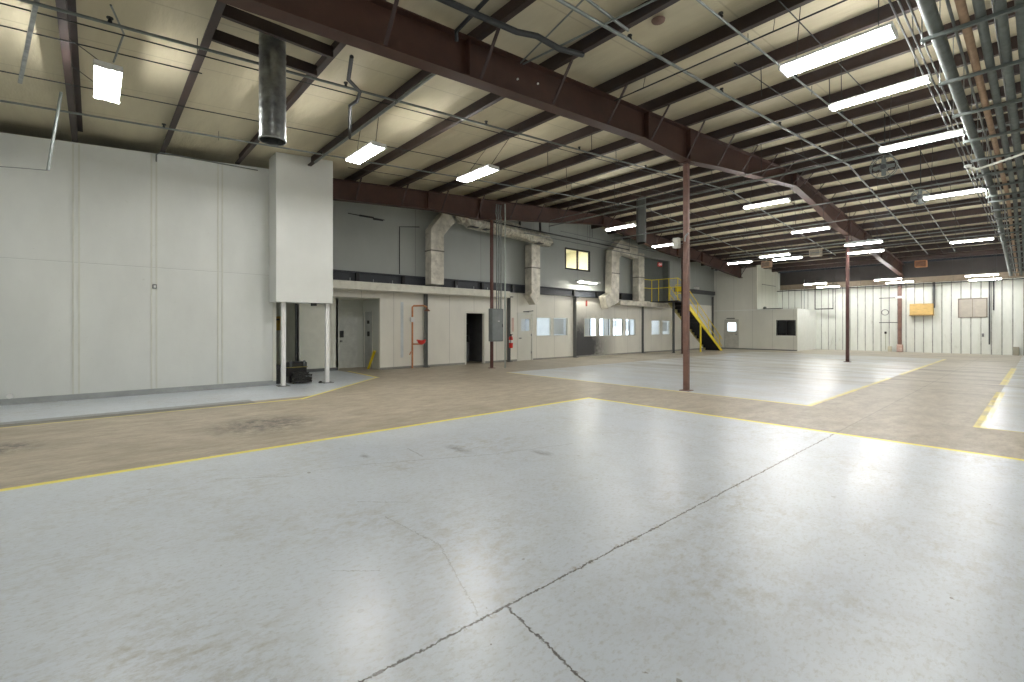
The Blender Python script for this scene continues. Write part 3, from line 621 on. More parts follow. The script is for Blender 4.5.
# conduit along the fifth purlin then over the rafter
tag(MB().tube([(-11.8, 4.05, 5.53), (-6.1, 4.05, 5.53), (-5.75, 3.95, 5.53)], .028).build('purlin_conduit', GREYC), 'grey conduit tucked along the purlin behind the wall box fixture', 'conduit')
tag(MB().tube([(-5.36, 3.75, 5.45), (-5.3, 3.7, 5.54), (-4.3, 3.6, 5.545), (-3.2, 3.5, 5.54)], .028).build('black_conduit', DPIPE), 'black conduit leaving the top of the big rafter', 'conduit')
tag(MB().tube([(-4.75, 2.9, 5.40), (-4.72, 3.64, 5.44), (-4.62, 4.2, 5.42), (-4.6, 4.55, 5.5), (-4.55, 4.95, 5.46), (-4.58, 5.5, 5.6)], .04).build('sagging_hose', DPIPE), 'dark sagging hose crossing above the big rafter', 'hose')
for i, (a, b, lab, r) in enumerate((((-5.36, 4.95, 5.60), (-3.4, 4.45, 5.56), 'steeper', .012), ((-5.36, 5.0, 5.60), (-1.5, 5.45, 5.6), 'flatter', .014))):
    tag(MB().tube([a, b], r).build('brace_rod', GREYC), 'grey rod running from the big rafter top across the purlin bay, the %s one' % lab, 'rod')
tag(MB().tube([(-3.66, 3.6, 5.5), (-3.84, 5.6, 5.66)], .02).build('short_conduit', GREYC), 'short grey conduit ending at a purlin beside the sagging hose', 'conduit')
tag(MB().lathe([(0, 0), (.09, 0), (.1, .02), (0, .03)], (-3.7, 6.15, 5.955), 14).build('roof_patch', mat('brown_patch', (.2, .12, .09), .7)), 'round brown patch on the roof insulation beside a sprinkler head', 'patch')
# cross conduits along x
for i, (y, z, x0, x1, r, lab) in enumerate(((12.5, 5.2, -12.0, 1.0, .022, 'above the middle column fixture'), (16.35, 5.2, -12.0, 1.0, .02, 'over the fourth right fixture'), (7.15, 5.66, -5.2, -.9, .012, 'between the first two right fixtures'),
     (23.0, 4.95, -10, 0, .02, 'at the second column top'), (13.6, 5.75, -13, -1.2, .012, 'behind the middle column'), (20.5, 5.4, -13, -1.2, .014, 'beyond the ridge'), (35.6, 3.98, -12.2, 1, .03, 'in front of the metal wall girt'), (26.8, 5.2, -12, -1, .012, 'beyond the second column'))):
    t = thing('cross_conduit', 'thin conduit hung crosswise under the purlins ' + lab, 'conduit', ((x0 + x1) / 2, y, z), 'crosswise conduits')
    MB().tube([(x0, y, z), (x1, y, z)], r).build('pipe_run', DPIPE if i in (6, 2) else GREYC, t)
    ym = min(PUR, key=lambda q: abs(q - y)); x = x0 + .6
    while x < x1: MB().tube([(x, y, z), (x, ym, T(ym))], .005, 5).build('hanger_rod', DPIPE, t); x += 2.1
# purlin-side wires hanging
for i, (x, y, l) in enumerate(((-5.95, 3.3, .35), (-6.9, 8.6, .4), (-7.3, 10.1, .5), (-6.3, 11.7, .8), (-6.1, 12.9, .9), (-4.8, 12.9, .8), (-3.2, 8.6, .5), (-2.6, 10.2, .5), (-8.4, 8.7, .6), (-9.1, 10.2, .6), (-10.2, 11.7, .9), (-9.6, 13.2, .8))):
    tag(MB().tube([(x, y, T(y)), (x + .01, y, T(y) - l)], .008, 5).build('hanging_wire', DPIPE), 'loose wire hanging from the roof ' + ('left of the big rafter near the zigzag pipe,left of the rafter beyond the conduit purlin,left of the rafter one purlin farther,just left of the middle column top,behind the middle column top,right of the middle column top,beside the nearest right fixture,beside the second right fixture,above the office duct fixture,one purlin behind the office duct fixture,before the paired middle fixtures,over the foil duct'.split(',')[i]), 'wire', 'loose hanging wires')

# pipe rack at the right
def rack(x, r, mm, lab, z=4.95, kink=True, y0=1.0, y1=35.3):
    r *= .8
    z = 4.863 + r
    tag(MB().tube([(x, y0, z), (x, 17.5, z), (x - .12, 26, z - .2), (x - .2, y1, z - .75)], r, 12).build('rack_pipe', mm), lab, 'pipe', 'pipes on the overhead rack')
for x, r, mm, lab in ((-.80, .085, PIPE, 'fat grey pipe on the overhead rack, leftmost of the fat ones'), (-.64, .016, GREYC, 'thin conduit beside the leftmost fat rack pipe'), (-.555, .05, WOODP, 'tan pipe on the overhead rack'),
    (-.43, .055, PIPE, 'grey rack pipe right of the tan pipe'), (-.28, .06, PIPE, 'second grey rack pipe right of the tan pipe'), (-.12, .075, PIPE, 'fat grey rack pipe third right of the tan pipe'), (.05, .05, PIPE, 'grey rack pipe at the picture edge'), (.25, .06, PIPE, 'grey rack pipe beyond the picture edge'),
    ):
    rack(x, r, mm, lab)
for i, (x, z) in enumerate(((-1.16, 5.3), (-1.09, 5.3), (-1.02, 5.3), (-.7, 5.25), (-.36, 5.25))):
    tag(MB().tube([(x, 1, z), (x, 30, z - .1)], .012, 6).build('rack_conduit', mat('dull_conduit', (.085, .09, .085), .6)), 'thin conduit high above the pipe rack, %s from the left' % ['first', 'second', 'third', 'fourth', 'fifth'][i], 'conduit', 'conduits above the rack')
k = 0
for y in [q for q in PUR if 2 < q < 35.2]:
    zz = 4.84 if y <= 17.5 else 4.84 - .2 * (y - 17.5) / 8.5 if y < 26 else 4.64 - .55 * (y - 26) / 9.3
    t = thing('pipe_trapeze', 'steel trapeze hanger carrying the overhead pipe rack, %s from the near end' % ('first second third fourth fifth sixth seventh eighth ninth tenth eleventh twelfth thirteenth fourteenth fifteenth sixteenth seventeenth eighteenth nineteenth twentieth twenty-first twenty-second twenty-third twenty-fourth'.split()[k]), 'hanger', (-.3, y, zz), 'rack trapezes')
    MB().bar((-.93, y, zz), (.45, y, zz), .042, .042).build('cross_bar', PIPE, t)
    for x in (-.915, .42): MB().tube([(x, y, zz - .04), (x, y, T(y))], .007, 6).build('threaded_rod', GALV, t)
    k += 1
t = thing('bent_vent_pipe', 'pale bent pipe dropping beside the fourth right fixture', 'pipe', (-.9, 13.5, 4.7))
MB().tube([(-1.02, 13.6, 4.85), (-.86, 13.6, 4.75), (-.3, 12.6, 4.62), (.3, 11.8, 4.6)], .022).build('pipe_run', mat('pale_pipe', (.55, .56, .5), .4), t)
MB().lathe([(0, 0), (.06, 0), (.06, .04), (0, .04)], (-1.0, 13.6, 4.83)).build('cap', WHITE, t)

# spiral duct hanging from framed opening
t = thing('spiral_duct', 'galvanised spiral duct hanging vertically from the roof at upper left', 'duct', (-7.25, 1.9, 4.14))
m = MB(); prof = []
for k in range(45): z = 4.14 + k * .0355; prof += [(.172 + (.004 if k % 3 == 0 else 0), z)]
V = []; m.lathe([(r, z) for r, z in prof], (-7.25, 1.9, 0), 28); m.lathe([(r - .006, z) for r, z in prof], (-7.25, 1.9, 0), 28); m.lathe([(.166, 4.14), (.182, 4.14), (.182, 4.165), (.172, 4.17)], (-7.25, 1.9, 0), 28)
m.build('pipe_run', GALV, t)
for xx, lab in ((-6.93, 'right'), (-7.6, 'left')): tag(MB().box(xx - .03, xx + .03, 1.21, 2.63, T(1.9) - .02, T(1.2) + .19).build('opening_header', PURLIN), 'brown header between two purlins just %s of the spiral duct' % lab, 'header')
tag(MB().lathe([(.19, 4.95), (.2, 4.95), (.2, 5.6), (.19, T(16.75) + .23)], (-10.86, 16.75, 0), 20).build('exhaust_duct', mat('dull_duct', (.08, .085, .08), .55, .2)), 'grey vertical exhaust duct behind the higher fixture left of the middle column', 'duct')
# cage fans
def cage_fan(x, y, z, lab, r=.26):
    t = thing('cage_fan', lab, 'fan', (x, y, z), 'caged fans under the roof')
    m = MB()
    for dy in (-.07, .07): m.tube([(x + r * math.cos(a * math.pi / 10), y + dy, z + r * math.sin(a * math.pi / 10)) for a in range(21)], .01, 6)
    for a in range(12): c, s2 = math.cos(a * math.pi / 6), math.sin(a * math.pi / 6); m.tube([(x + .06 * c, y - .09, z + .06 * s2), (x + r * c, y - .07, z + r * s2), (x + r * c, y + .07, z + r * s2)], .005, 5)
    m.build('cage', GREYC, t)
    for a in range(4): c, s2 = math.cos(a * math.pi / 2), math.sin(a * math.pi / 2); MB().bar((x + .04 * c, y, z + .04 * s2), (x + .21 * c, y, z + .21 * s2), .09, .01, (0, 1, .4)).build('blade', PIPE, t)
    MB().tube([(x, y - .05, z), (x, y + .16, z)], .06, 12).build('motor', DGREY, t)
    MB().tube([(x, y + .1, z + .05), (x, y + .1, T(y) + .25)], .012).build('mount_rod', DPIPE, t)
cage_fan(-2.5, 14.2, 5.35, 'caged fan hanging above the third and fourth right fixtures'); cage_fan(-2.3, 17.8, 5.25, 'small caged fan just left below the fourth right fixture', .2)
# unit heaters near the far wall
for i, (x, y, z, c) in enumerate(((-4.3, 33.6, 4.75, ORANGE), (-7.6, 27.5, 5.1, mat('tan_heater', (.45, .38, .28), .5)), (-10.7, 29.6, 5.0, WOODP))):
    t = thing('unit_heater', 'small %s unit heater hung under the far roof' % ['orange', 'tan', 'brown'][i], 'heater', (x, y, z), 'unit heaters')
    MB().box(x - .25, x + .25, y - .18, y + .18, z, z + .36, .02).build('case', c, t)
    m = MB()
    for k in range(6): m.box(x - .21, x + .21, y - .2, y - .18, z + .05 + k * .045, z + .07 + k * .045)
    m.build('louvre', DGREY, t)
    for sx in (-.2, .2): MB().tube([(x + sx, y, z + .36), (x + sx, y, T(y) + .2)], .007).build('hanger_rod', DPIPE, t)

# ------------------------------------------------------------------ ducts on the office wall
def duct_run(name, pts, w, d_, mm, lab, cat='duct', nrm=(1, 0, 0), bands=()):
    """rectangular duct following pts in a plane x=const; w in the wall plane, d_ across it"""
    P = [Vector(p) for p in pts]; V = []
    for i, p in enumerate(P):
        a = (P[i] - P[i - 1]).normalized() if i else (P[1] - P[0]).normalized(); b = (P[i + 1] - P[i]).normalized() if i < len(P) - 1 else a
        t_ = (a + b).normalized(); n_ = Vector(nrm); s_ = t_.cross(n_).normalized(); c = max(.5, t_.dot(a))
        for su, sv in ((-1, -1), (1, -1), (1, 1), (-1, 1)): V.append(p + s_ * su * w / 2 / c + n_ * sv * d_ / 2)
    F = [(0, 1, 2, 3), tuple(len(V) - 1 - q for q in range(4))]
    for i in range(len(P) - 1):
        for q in range(4): F.append((i * 4 + q, i * 4 + (q + 1) % 4, i * 4 + 4 + (q + 1) % 4, i * 4 + 4 + q))
    m = MB(); m._add(V, F); t = thing(name, lab, cat, pts[0], 'ducts on the office wall')
    o = m.build('duct_body', mm, t); bv = o.modifiers.new('b', 'BEVEL'); bv.width = .025; bv.segments = 2
    for (y, z, along) in bands:
        if along == 'v': MB().box(pts[0][0] - d_ / 2 - .008, pts[0][0] + d_ / 2 + .008, y - w / 2 - .008, y + w / 2 + .008, z - .025, z + .025).build('joint_band', mat('band_dark', (.2, .19, .16), .5), t)
    return t
XD = -14.92
duct_run('riser_duct', [(XD, 9.44, 3.06), (XD, 9.44, 5.0), (XD, 9.85, 5.5), (XD + .1, 10.0, 5.65)], .56, .42, DUCT, 'pale vertical riser duct nearest the left, rising from the long horizontal duct', bands=((9.44, 4.3, 'v'),))
duct_run('riser_duct', [(XD, 14.3, 2.68), (XD, 14.5, 2.85), (XD, 14.5, 5.12)], .54, .42, DUCT, 'pale vertical duct drop with elbow foot, above the office door', bands=((14.5, 4.1, 'v'),))
duct_run('riser_duct', [(XD, 19.55, 2.75), (XD, 20.3, 3.05), (XD, 20.35, 5.3), (XD, 20.9, 5.75), (XD, 22.4, 5.6)], .68, .42, DUCT, 'pale vertical duct bent over at its top, above the four windows', bands=((20.35, 4.3, 'v'),))
duct_run('riser_duct', [(XD, 22.75, 2.925), (XD, 22.75, 5.6)], .56, .42, DUCT, 'pale vertical duct left of the dark stair head opening', bands=((22.75, 4.25, 'v'),))
# foil wrapped horizontal duct with lumpy skin
t = thing('foil_duct', 'large foil-wrapped duct running level below the rafter near the office wall', 'duct', (-14.3, 12, 5.3), 'ducts on the office wall')
m = MB(); V = []; n = 14; path = [(10.18, 5.92, .16), (10.3, 5.8, .25), (10.5, 5.68, .3), (10.75, 5.62, .32), (11.1, 5.60, .31), (11.7, 5.58, .32), (12.4, 5.52, .30), (13.1, 5.47, .29), (13.8, 5.42, .28), (14.4, 5.38, .28), (14.95, 5.32, .26), (15.2, 5.27, .2)]
m.tube([(-14.55, y, z) for y, z, r in path], [r for y, z, r in path], n)
m.v = [(x + random.uniform(-.04, .04), y + random.uniform(-.05, .05), z + random.uniform(-.04, .04)) for x, y, z in m.v]
for i in range(len(m.sm)): m.sm[i] = i % 3 == 0
o = m.build('duct_body', FOIL, t)
for yy in (10.7, 12.0, 13.4, 14.6): MB().box(-14.6, -14.5, yy - .02, yy + .02, 5.86 - (yy - 10) * .045, T(yy)).build('strap', DPIPE, t)
MB().box(-14.5, -14.25, 10.6, 11.0, 5.29, 5.31).box(-14.45, -14.2, 11.3, 11.5, 5.28, 5.3).box(-14.5, -14.22, 14.2, 14.5, 5.09, 5.11).build('torn_edge', BLACK, t)
# long horizontal pale ducts
t = thing('trunk_duct', 'long pale horizontal duct above the alcove and dark doorway', 'duct', (-15.0, 9.2, 2.74), 'ducts on the office wall')
MB().box(-15.15, -14.75, 5.3, 13.05, 2.72, 2.99, .02).build('duct_body', mat('trunk_cream', (.74, .73, .64), .5, var=.05, dirt=((.4, .37, .3), 5, .35)), t)
for i, yy in enumerate((6.2, 7.0, 7.7, 10.4, 11.2, 11.9)): MB().tube([(-14.85, yy, 2.99), (-14.85, yy, 3.1)], .012).build('clip', GALV, t)
t = thing('trunk_duct', 'shorter pale horizontal duct under the stair landing', 'duct', (-15.0, 23.3, 2.6), 'ducts on the office wall')
MB().box(-15.15, -14.75, 20.82, 26.3, 2.66, 2.92, .02).build('duct_body', DUCT, t)
# pipework on the upper wall
tag(MB().box(XW + .003, XW + .06, 6.7, 7.2, 5.24, 5.29).box(XW + .003, XW + .05, 7.2, 7.55, 5.2, 5.25).tube([(XW + .05, 6.3, 5.27), (XW + .05, 7.6, 5.24)], .015).build('valve_bar', DPIPE), 'small dark bracketed bar high on the upper wall under the rafter', 'bracket')
tag(MB().tube([(XW + .02, 8.2, 3.4), (XW + .02, 8.2, 5.1), (XW + .04, 9.0, 5.2)], .015).build('wall_conduit', DPIPE), 'thin dark conduit climbing the upper wall left of the first riser duct', 'conduit')
for i, (y0, y1, z, r) in enumerate(((10.9, 20.5, 5.55, .03), (13, 23, 5.3, .02), (15.0, 22.5, 5.62, .02))):
    tag(MB().tube([(-14.0 + i * .15, 17.15, z), (-14.0 + i * .15, 17.15, T(17.15))], .007, 6).tube([(-14.0 + i * .15, 20.3 if i else 14.6, z), (-14.0 + i * .15, 20.3 if i else 14.6, T(14.6) + .2)], .007, 6).build('rod_hanger', DPIPE), 'thin rods holding a level pipe at the office wall, %s' % ['darkest pipe', 'pipe under the foil duct end', 'pipe above the upper window'][i], 'rod')
    tag(MB().tube([(-14.0 + i * .15, y0, z), (-14.0 + i * .15, y1, z - .1)], r).build('lengthwise_pipe', GREYC if i else DPIPE), 'slim pipe running level along the office wall top, %s' % ['darkest and nearest the panel column', 'passing under the foil duct end', 'above the upper window'][i], 'pipe', 'level pipes at the office wall')

# ------------------------------------------------------------------ electrical panel and conduits on the column
t = thing('electrical_panel', 'grey electrical panel cabinet mounted on the red-brown column', 'electrical panel', (-13.1, 10.9, .98))
MB().box(-13.21, -13.0, 10.62, 11.16, .98, 2.16, .012).build('cabinet', mat('panel_grey', (.17, .19, .19), .45), t)
d_ = MB().box(-13.0, -12.985, 10.65, 11.13, 1.02, 2.12).build('panel_door', mat('panel_grey_door', (.20, .22, .22), .4), t)
MB().box(-12.985, -12.975, 10.88, 10.96, 1.7, 1.72).build('label_plate', WHITE, d_)
MB().box(-12.985, -12.96, 11.07, 11.10, 1.5, 1.6).build('latch', DGREY, d_)
for i, yy in enumerate((10.92, 11.02, 11.12)):
    tag(MB().tube([(-13.1, yy, 2.16), (-13.1, yy, 5.5), (-13.1 + .02, yy - .06, 5.62), (-13.1, yy, 5.95)], .022).build('panel_conduit', GREYC), 'grey conduit rising from the electrical panel, %s of three' % ['left', 'middle', 'right'][i], 'conduit', 'conduits above the panel')
tag(MB().tube([(-13.02, 11.25, 0), (-13.02, 11.25, 6.0)], .024).build('floor_conduit', mat('pale_green_conduit', (.42, .47, .43), .4, .3)), 'pale conduit rising from the floor right of the electrical panel', 'conduit')
# fire extinguisher
t = thing('fire_extinguisher', 'red fire extinguisher hanging on the dark wall post', 'fire extinguisher', (XW + .2, 13.39, .6))
MB().lathe([(0, .6), (.075, .6), (.085, .63), (.085, 1.02), (.06, 1.09), (.02, 1.12), (0, 1.12)], (XW + .19, 13.39, 0), 16).build('cylinder', RED, t)
MB().box(XW + .17, XW + .22, 13.36, 13.42, 1.12, 1.17).box(XW + .16, XW + .29, 13.37, 13.41, 1.17, 1.19).build('valve_handle', BLACK, t)
MB().tube([(XW + .22, 13.36, 1.14), (XW + .28, 13.30, 1.08), (XW + .29, 13.29, .8)], .012).build('hose', BLACK, t)
MB().lathe([(.086, .82), (.086, .94)], (XW + .19, 13.39, 0), 16).build('label_band', WHITE, t)
tag(MB().box(XW + .003, XW + .01, 13.6, 13.72, 1.3, 1.9).build('wall_notice', mat('pink_notice', (.72, .52, .44), .6)), 'faded pink vertical notice beside the fire extinguisher post', 'notice')
tag(MB().box(XW + .003, XW + .05, 18.6, 18.7, 2.55, 2.85, .01).build('alarm_box', mat('alarm_red', (.42, .07, .05), .5)), 'small red alarm device high on the wall right of the sooty post', 'alarm')
# safety shower
t = thing('safety_shower', 'orange safety shower and eyewash pipe standing against the cream wall', 'safety shower', (XW + .15, 8.66, 0))
MB().tube([(XW + .12, 8.66, 0), (XW + .12, 8.66, 2.22), (XW + .15, 8.7, 2.27), (XW + .5, 8.9, 2.27), (XW + .6, 8.98, 2.22)], .032, 10).build('standpipe', ORANGE, t)
MB().lathe([(.02, 2.22), (.03, 2.16), (.11, 2.10), (.115, 2.07), (0, 2.07)], (XW + .6, 8.98, 0), 16).build('shower_head', mat('dark_orange', (.2, .07, .04), .5), t)
MB().tube([(XW + .12, 8.66, .88), (XW + .4, 8.85, .88)], .025).build('bowl_arm', ORANGE, t)
MB().lathe([(.03, .86), (.13, .93), (.15, 1.0), (.14, 1.0), (.12, .94), (0, .89)], (XW + .42, 8.86, 0), 18).build('eyewash_bowl', RED, t)
MB().tube([(XW + .35, 8.7, 1.03), (XW + .42, 8.86, 1.0), (XW + .5, 9.0, 1.03)], .02).build('spray_arm', RED, t)
MB().tube([(XW + .12, 8.66, .62), (XW + .3, 8.5, .6), (XW + .35, 8.42, .52)], .018).build('drench_hose', ORANGE, t)
MB().box(XW + .06, XW + .16, 8.58, 8.74, 1.68, 1.86, .01).build('valve_box', WHITE, t)
MB().tube([(XW + .45, 8.9, 2.1), (XW + .45, 8.9, 1.4)], .006).build('pull_rod', GALV, t)
tag(MB().box(XW + .002, XW + .006, 8.25, 8.36, .4, 2.4).build('wall_stripe', mat('pale_blue_stripe', (.64, .69, .70), .5)), 'faint pale blue upright stripe left of the orange shower pipe', 'stripe')
# yellow leaning piece and sign
t = thing('yellow_barrier', 'folded yellow barrier leaning in the alcove corner', 'barrier', (-16.05, 7.4, 0))
MB().bar((-16.05, 7.35, 0.0), (-15.85, 7.50, .66), .05, .03).build('bar_slat', YEL, t); MB().bar((-15.93, 7.33, 0.0), (-15.73, 7.50, .66), .05, .03).build('bar_slat', YEL, t)
MB().bar((-15.98, 7.37, .1), (-15.86, 7.36, .1), .03).bar((-15.86, 7.46, .5), (-15.76, 7.46, .5), .03).build('cross_piece', YEL, t)
t = thing('yellow_sign', 'yellow sign on the recess wall behind the first white post', 'sign', (-18.0, 4.92, 1.4))
MB().box(-18.4, -17.72, 4.915, 4.935, 1.38, 1.88).build('plate', mat('sign_yellow', (.62, .40, .05), .5), t); MB().box(-18.3, -17.9, 4.91, 4.915, 1.74, 1.80).build('header_band', BLACK, t)
# tool case pile behind the post
t = thing('tool_chest', 'black tool chest standing behind the first white post', 'tool chest', (-13.25, 4.1, 0))
MB().box(-13.6, -13.2, 3.80, 4.32, .18, .56, .02).build('case_body', BLACK, t); MB().box(-13.61, -13.19, 3.79, 4.33, .42, .435).build('rim', mat('dim_yellow', (.3, .25, .05), .5), t)
for yy in (3.9, 4.24): MB().box(-13.2, -13.17, yy - .03, yy + .03, .44, .6, .005).build('latch', DGREY, t)
MB().box(-13.55, -13.25, 3.84, 4.28, 0, .18, .02).build('lower_tray', BLACK, t)
m = MB()
for k in range(9):
    a = random.uniform(0, 6.28); m.tube([(-13.0 + .14 * math.cos(a + q * .8) * random.uniform(.6, 1.1), 4.12 + .25 * math.sin(a + q * .8), .04 + .035 * k * random.uniform(.6, 1)) for q in range(8)], .018, 6)
tag(m.build('cable_heap', mat('cable_black', (.02, .02, .018), .5)), 'heap of black cable and hose on the floor before the tool chest', 'cable')
tag(MB().box(-13.52, -13.32, 3.56, 3.77, 0, .5, .02).build('speaker_case', BLACK), 'upright black case left of the first white post, beside the wall edge', 'case')
tag(MB().lathe([(0, 0), (.05, 0), (.05, .03), (.02, .05), (0, .05)], (-12.85, 4.55, 0)).build('hose_end', BLACK), 'small black fitting lying on the painted floor right of the cable heap', 'fitting')
# wall bits on the left partition
t = thing('wall_outlet', 'small grey outlet on the left wall joint at mid height', 'outlet', (XP, 1.02, 2.4)); MB().box(XP + .011, XP + .05, .98, 1.06, 2.36, 2.46, .008).build('body', MGREY, t); MB().box(XP + .05, XP + .055, 1.0, 1.04, 2.38, 2.43).build('face', WHITE, t)
tag(MB().tube([(XP + .02, -1.2, .17), (XP + .1, -1.2, .17)], [.05, .045], 14).build('wall_plug', WHITE), 'round white pipe cap low on the left wall', 'cap')

# ------------------------------------------------------------------ stairs, landing and railings
XN, XFA = -13.55, -14.55; ys0, ys1, zs = 25.3, 29.75, 2.98
st = thing('yellow_stair', 'steep yellow steel stair with black treads descending from the landing', 'stair', (-14, 29.7, 0))
for xx in (XN, XFA):
    MB().prism([(ys1 + .12, 0), (ys0, zs - .12), (ys0, zs + .12), (ys0 + .12, zs + .12), (ys1 + .38, 0)], 0, xx - .025, xx + .025).build('stringer', YEL if xx == XN else mat('stringer_dull', (.55, .48, .2), .5), st)
nst = 15
for k in range(nst):
    y = ys1 + .1 - (k + 1) * (ys1 - ys0) / nst; z = (k + 1) * zs / nst - .03
    MB().box(XFA + .026, XN - .026, y, y + .31, z, z + .03).build('tread', BLACK, st)
    MB().box(XFA + .026, XN - .026, y + .285, y + .30, z - .19, z).build('riser', BLACK, st)
sl = (zs) / (ys1 - ys0)
for xx in (XN, XFA):
    rl = MB()
    for hh in (.52, .98): rl.tube([(xx, ys0 + .05, zs + hh), (xx, ys1, hh), (xx, ys1 + .3, max(hh - .25, .1))], .021)
    rl.build('handrail', YEL, st)
    for y in (ys0 + .15, ys0 + 1.55, ys0 + 2.95, ys1 - .02): MB().tube([(xx, y, (ys1 - y) * sl + .05), (xx, y, (ys1 - y) * sl + 1.0)], .021).build('rail_post', YEL, st)
MB().box(XN - .02, XN + .05, 27.15, 27.23, 0, 1.72).build('support_leg', YEL, st)
ld = thing('stair_landing', 'dark landing platform at the head of the yellow stair', 'landing', (-14.6, 25, 0))
MB().box(XW + .02, XN + .05, 24.5, ys0, 2.93, 2.98).box(XW + .02, XN + .05, 24.5, 24.55, 2.93, 3.0).build('deck', DGREY, ld)
MB().box(-14.11, -14.01, 24.95, 25.05, 0, 2.93).build('post', DGREY, ld); MB().box(-14.16, -13.96, 24.9, 25.1, 0, .015).build('base_plate', DGREY, ld)
g = MB()
for hh in (.78, 1.28): g.tube([(-15.2, 23.75, 2.98 + hh), (-15.2, 24.55, 2.98 + hh), (XN, 24.55, 2.98 + hh), (XN, ys0, 2.98 + hh - .2)], .021)
g.build('guard_rail', YEL, ld)
for (xx, yy, z0_) in ((-15.2, 24.55, 2.98), (-14.75, 24.55, 2.98), (-14.1, 24.55, 2.98), (XN, 24.55, 2.98)): MB().tube([(xx, yy, z0_), (xx, yy, 4.28)], .022).build('rail_post', YEL, ld)
gt = thing('stair_gate', 'small yellow safety gate at the top of the stair', 'gate', (XN, 25.2, 3))
MB().tube([(XN - .05, ys0 + .02, 3.1), (XN - .05, ys0 + .02, 3.95), (XN - .55, ys0 + .02, 3.95), (XN - .55, ys0 + .02, 3.45), (XN - .05, ys0 + .02, 3.45)], .02).build('gate_frame', YEL, gt)
MB().box(XN - .5, XN - .1, ys0, ys0 + .03, 3.55, 3.85).build('gate_plate', YEL, gt)
t = thing('exit_sign', 'red EXIT sign on the dark wall above the stair landing', 'exit sign', (-15.8, 26.4, 5.26))
MB().box(-15.8, -15.74, 26.15, 26.62, 5.26, 5.52, .01).build('housing', RED, t)
def text_mesh(name, txt, size, m, parent, mtx):
    cu = bpy.data.curves.new(name, 'FONT'); cu.body = txt; cu.size = size; cu.extrude = .003; cu.align_x = 'CENTER'; cu.align_y = 'CENTER'
    tmp = bpy.data.objects.new(name, cu); COL.objects.link(tmp); bpy.context.view_layer.update()
    me = bpy.data.meshes.new_from_object(tmp.evaluated_get(bpy.context.evaluated_depsgraph_get())); bpy.data.objects.remove(tmp)
    me.transform(mtx); me.materials.clear(); me.materials.append(m); o = bpy.data.objects.new(name, me); COL.objects.link(o); o.parent = parent; return o
L = WORLD[t.name]
text_mesh('lettering', 'EXIT', .17, mat('exit_white', (1, .9, .85), emit=.35), t, Matrix.Translation(Vector((-15.735, 26.385, 5.39)) - L) @ Matrix.Rotation(math.pi / 2, 4, 'Z') @ Matrix.Rotation(math.pi / 2, 4, 'X'))
tag(MB().box(XW + .02, XW + .3, 29.7, 29.95, 4.0, 4.12, .02).lathe([(0, 0), (.07, 0), (.07, .12), (0, .14)], (XW + .3, 29.8, 3.98)).build('security_camera', WHITE), 'small pale camera on the upper wall above the yellow handrail', 'camera')

# ------------------------------------------------------------------ things on the metal wall
t = thing('plywood_box', 'yellow plywood-faced box mounted high on the ribbed metal wall', 'box', (-4.6, 36.2, 2.2))
MB().box(-5.13, -4.1, 36.05, 36.48, 2.22, 2.86, .01).build('body', PLY, t); MB().box(-5.15, -4.08, 36.03, 36.49, 2.17, 2.22).build('ledge', mat('ply_edge', (.35, .22, .08), .6), t)
t = MB().box(-4.12, -4.04, 36.36, 36.46, 2.6, 4.1); tag(t.build('drop_duct', DGREY), 'dark vertical drop above the yellow plywood box', 'pipe')
w = struct(MB().box(-3.08, -3.03, 36.44, 36.5, 2.02, 3.1).box(-1.95, -1.9, 36.44, 36.5, 2.02, 3.1).box(-3.03, -1.95, 36.44, 36.5, 3.05, 3.1).box(-3.03, -1.95, 36.44, 36.5, 2.02, 2.06).box(-2.50, -2.48, 36.45, 36.49, 2.06, 3.05), 'window_11', mat('tan_frame', (.22, .19, .16), .6))
MB().box(-3.03, -1.95, 36.47, 36.485, 2.06, 3.05).build('boarded_pane', TANP, w)
tag(MB().box(-1.86, -1.80, 36.36, 36.46, .55, 4.1).build('drop_duct', DGREY), 'long dark vertical drop right of the tan boarded window', 'pipe')
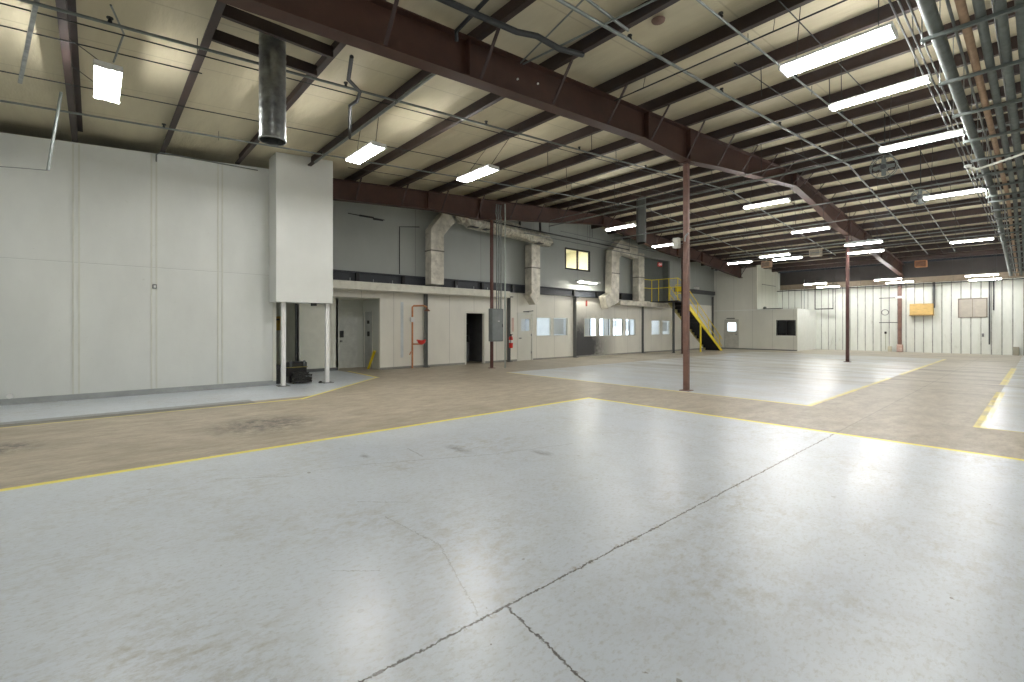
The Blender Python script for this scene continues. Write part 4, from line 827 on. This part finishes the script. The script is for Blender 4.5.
tag(MB().box(-1.70, -1.64, 36.36, 36.46, 2.4, 4.1).build('drop_duct', DGREY), 'short dark vertical drop right of the tan boarded window', 'pipe')
tag(MB().tube([(-6.35 + .17 * math.cos(a * math.pi / 8), 36.44, 2.4 + .17 * math.sin(a * math.pi / 8)) for a in range(17)], .02, 6).build('hose_ring', MGREY), 'grey ring of hose hanging on the ribbed metal wall', 'hose')
t = thing('wall_switch', 'small dark switch on the metal wall left of the far column', 'switch', (-6.3, 36.45, 1.1)); MB().box(-6.38, -6.28, 36.42, 36.49, 1.08, 1.22, .01).build('body', BLACK, t); MB().tube([(-6.33, 36.46, 0.1), (-6.33, 36.46, 1.08)], .012).build('conduit', mat('dull_green', (.3, .32, .2), .5), t)
tag(MB().box(-6.2, -6.02, 36.3, 36.47, 0, .32, .02).build('floor_box', mat('cream_box', (.62, .58, .45), .6)), 'small cream box on the floor left of the far column', 'box')
t = thing('wall_switch', 'small grey switch on the metal wall below the tan boarded window', 'switch', (-2.1, 36.45, 1)); MB().box(-2.12, -2.04, 36.42, 36.49, .95, 1.15, .01).build('body', MGREY, t); MB().box(-2.1, -2.06, 36.41, 36.42, 1.02, 1.08).build('toggle', BLACK, t)
tag(MB().box(-.95, -.72, 36.28, 36.47, 0, .45, .02).build('floor_box', mat('dull_box', (.36, .34, .27), .6)), 'dull box on the floor at the right end of the metal wall', 'box')
# thin pipe frame hanging in the corner
t = thing('hung_pipe_frame', 'thin dark pipe frame hanging in front of the metal wall beside the white block', 'frame', (-9.4, 35.9, 2.5))
for xx in (-10.6, -9.95, -8.95): MB().tube([(xx, 35.9, 2.72 if xx > -10 else 2.7), (xx, 35.9, 4.7)], .018).build('upright', GALV if xx < -10 else DPIPE, t)
MB().box(-9.95, -8.95, 35.8, 36.0, 2.66, 2.72).build('frame_tray', DPIPE, t)
tag(MB().box(XU + .01, XU + .05, YB + .8, YB + 3.2, 4.35, 4.38).build('wall_rail', MGREY), 'thin rail on the taller wall above the far white block', 'rail')
# purple-white ballast strips? none in view
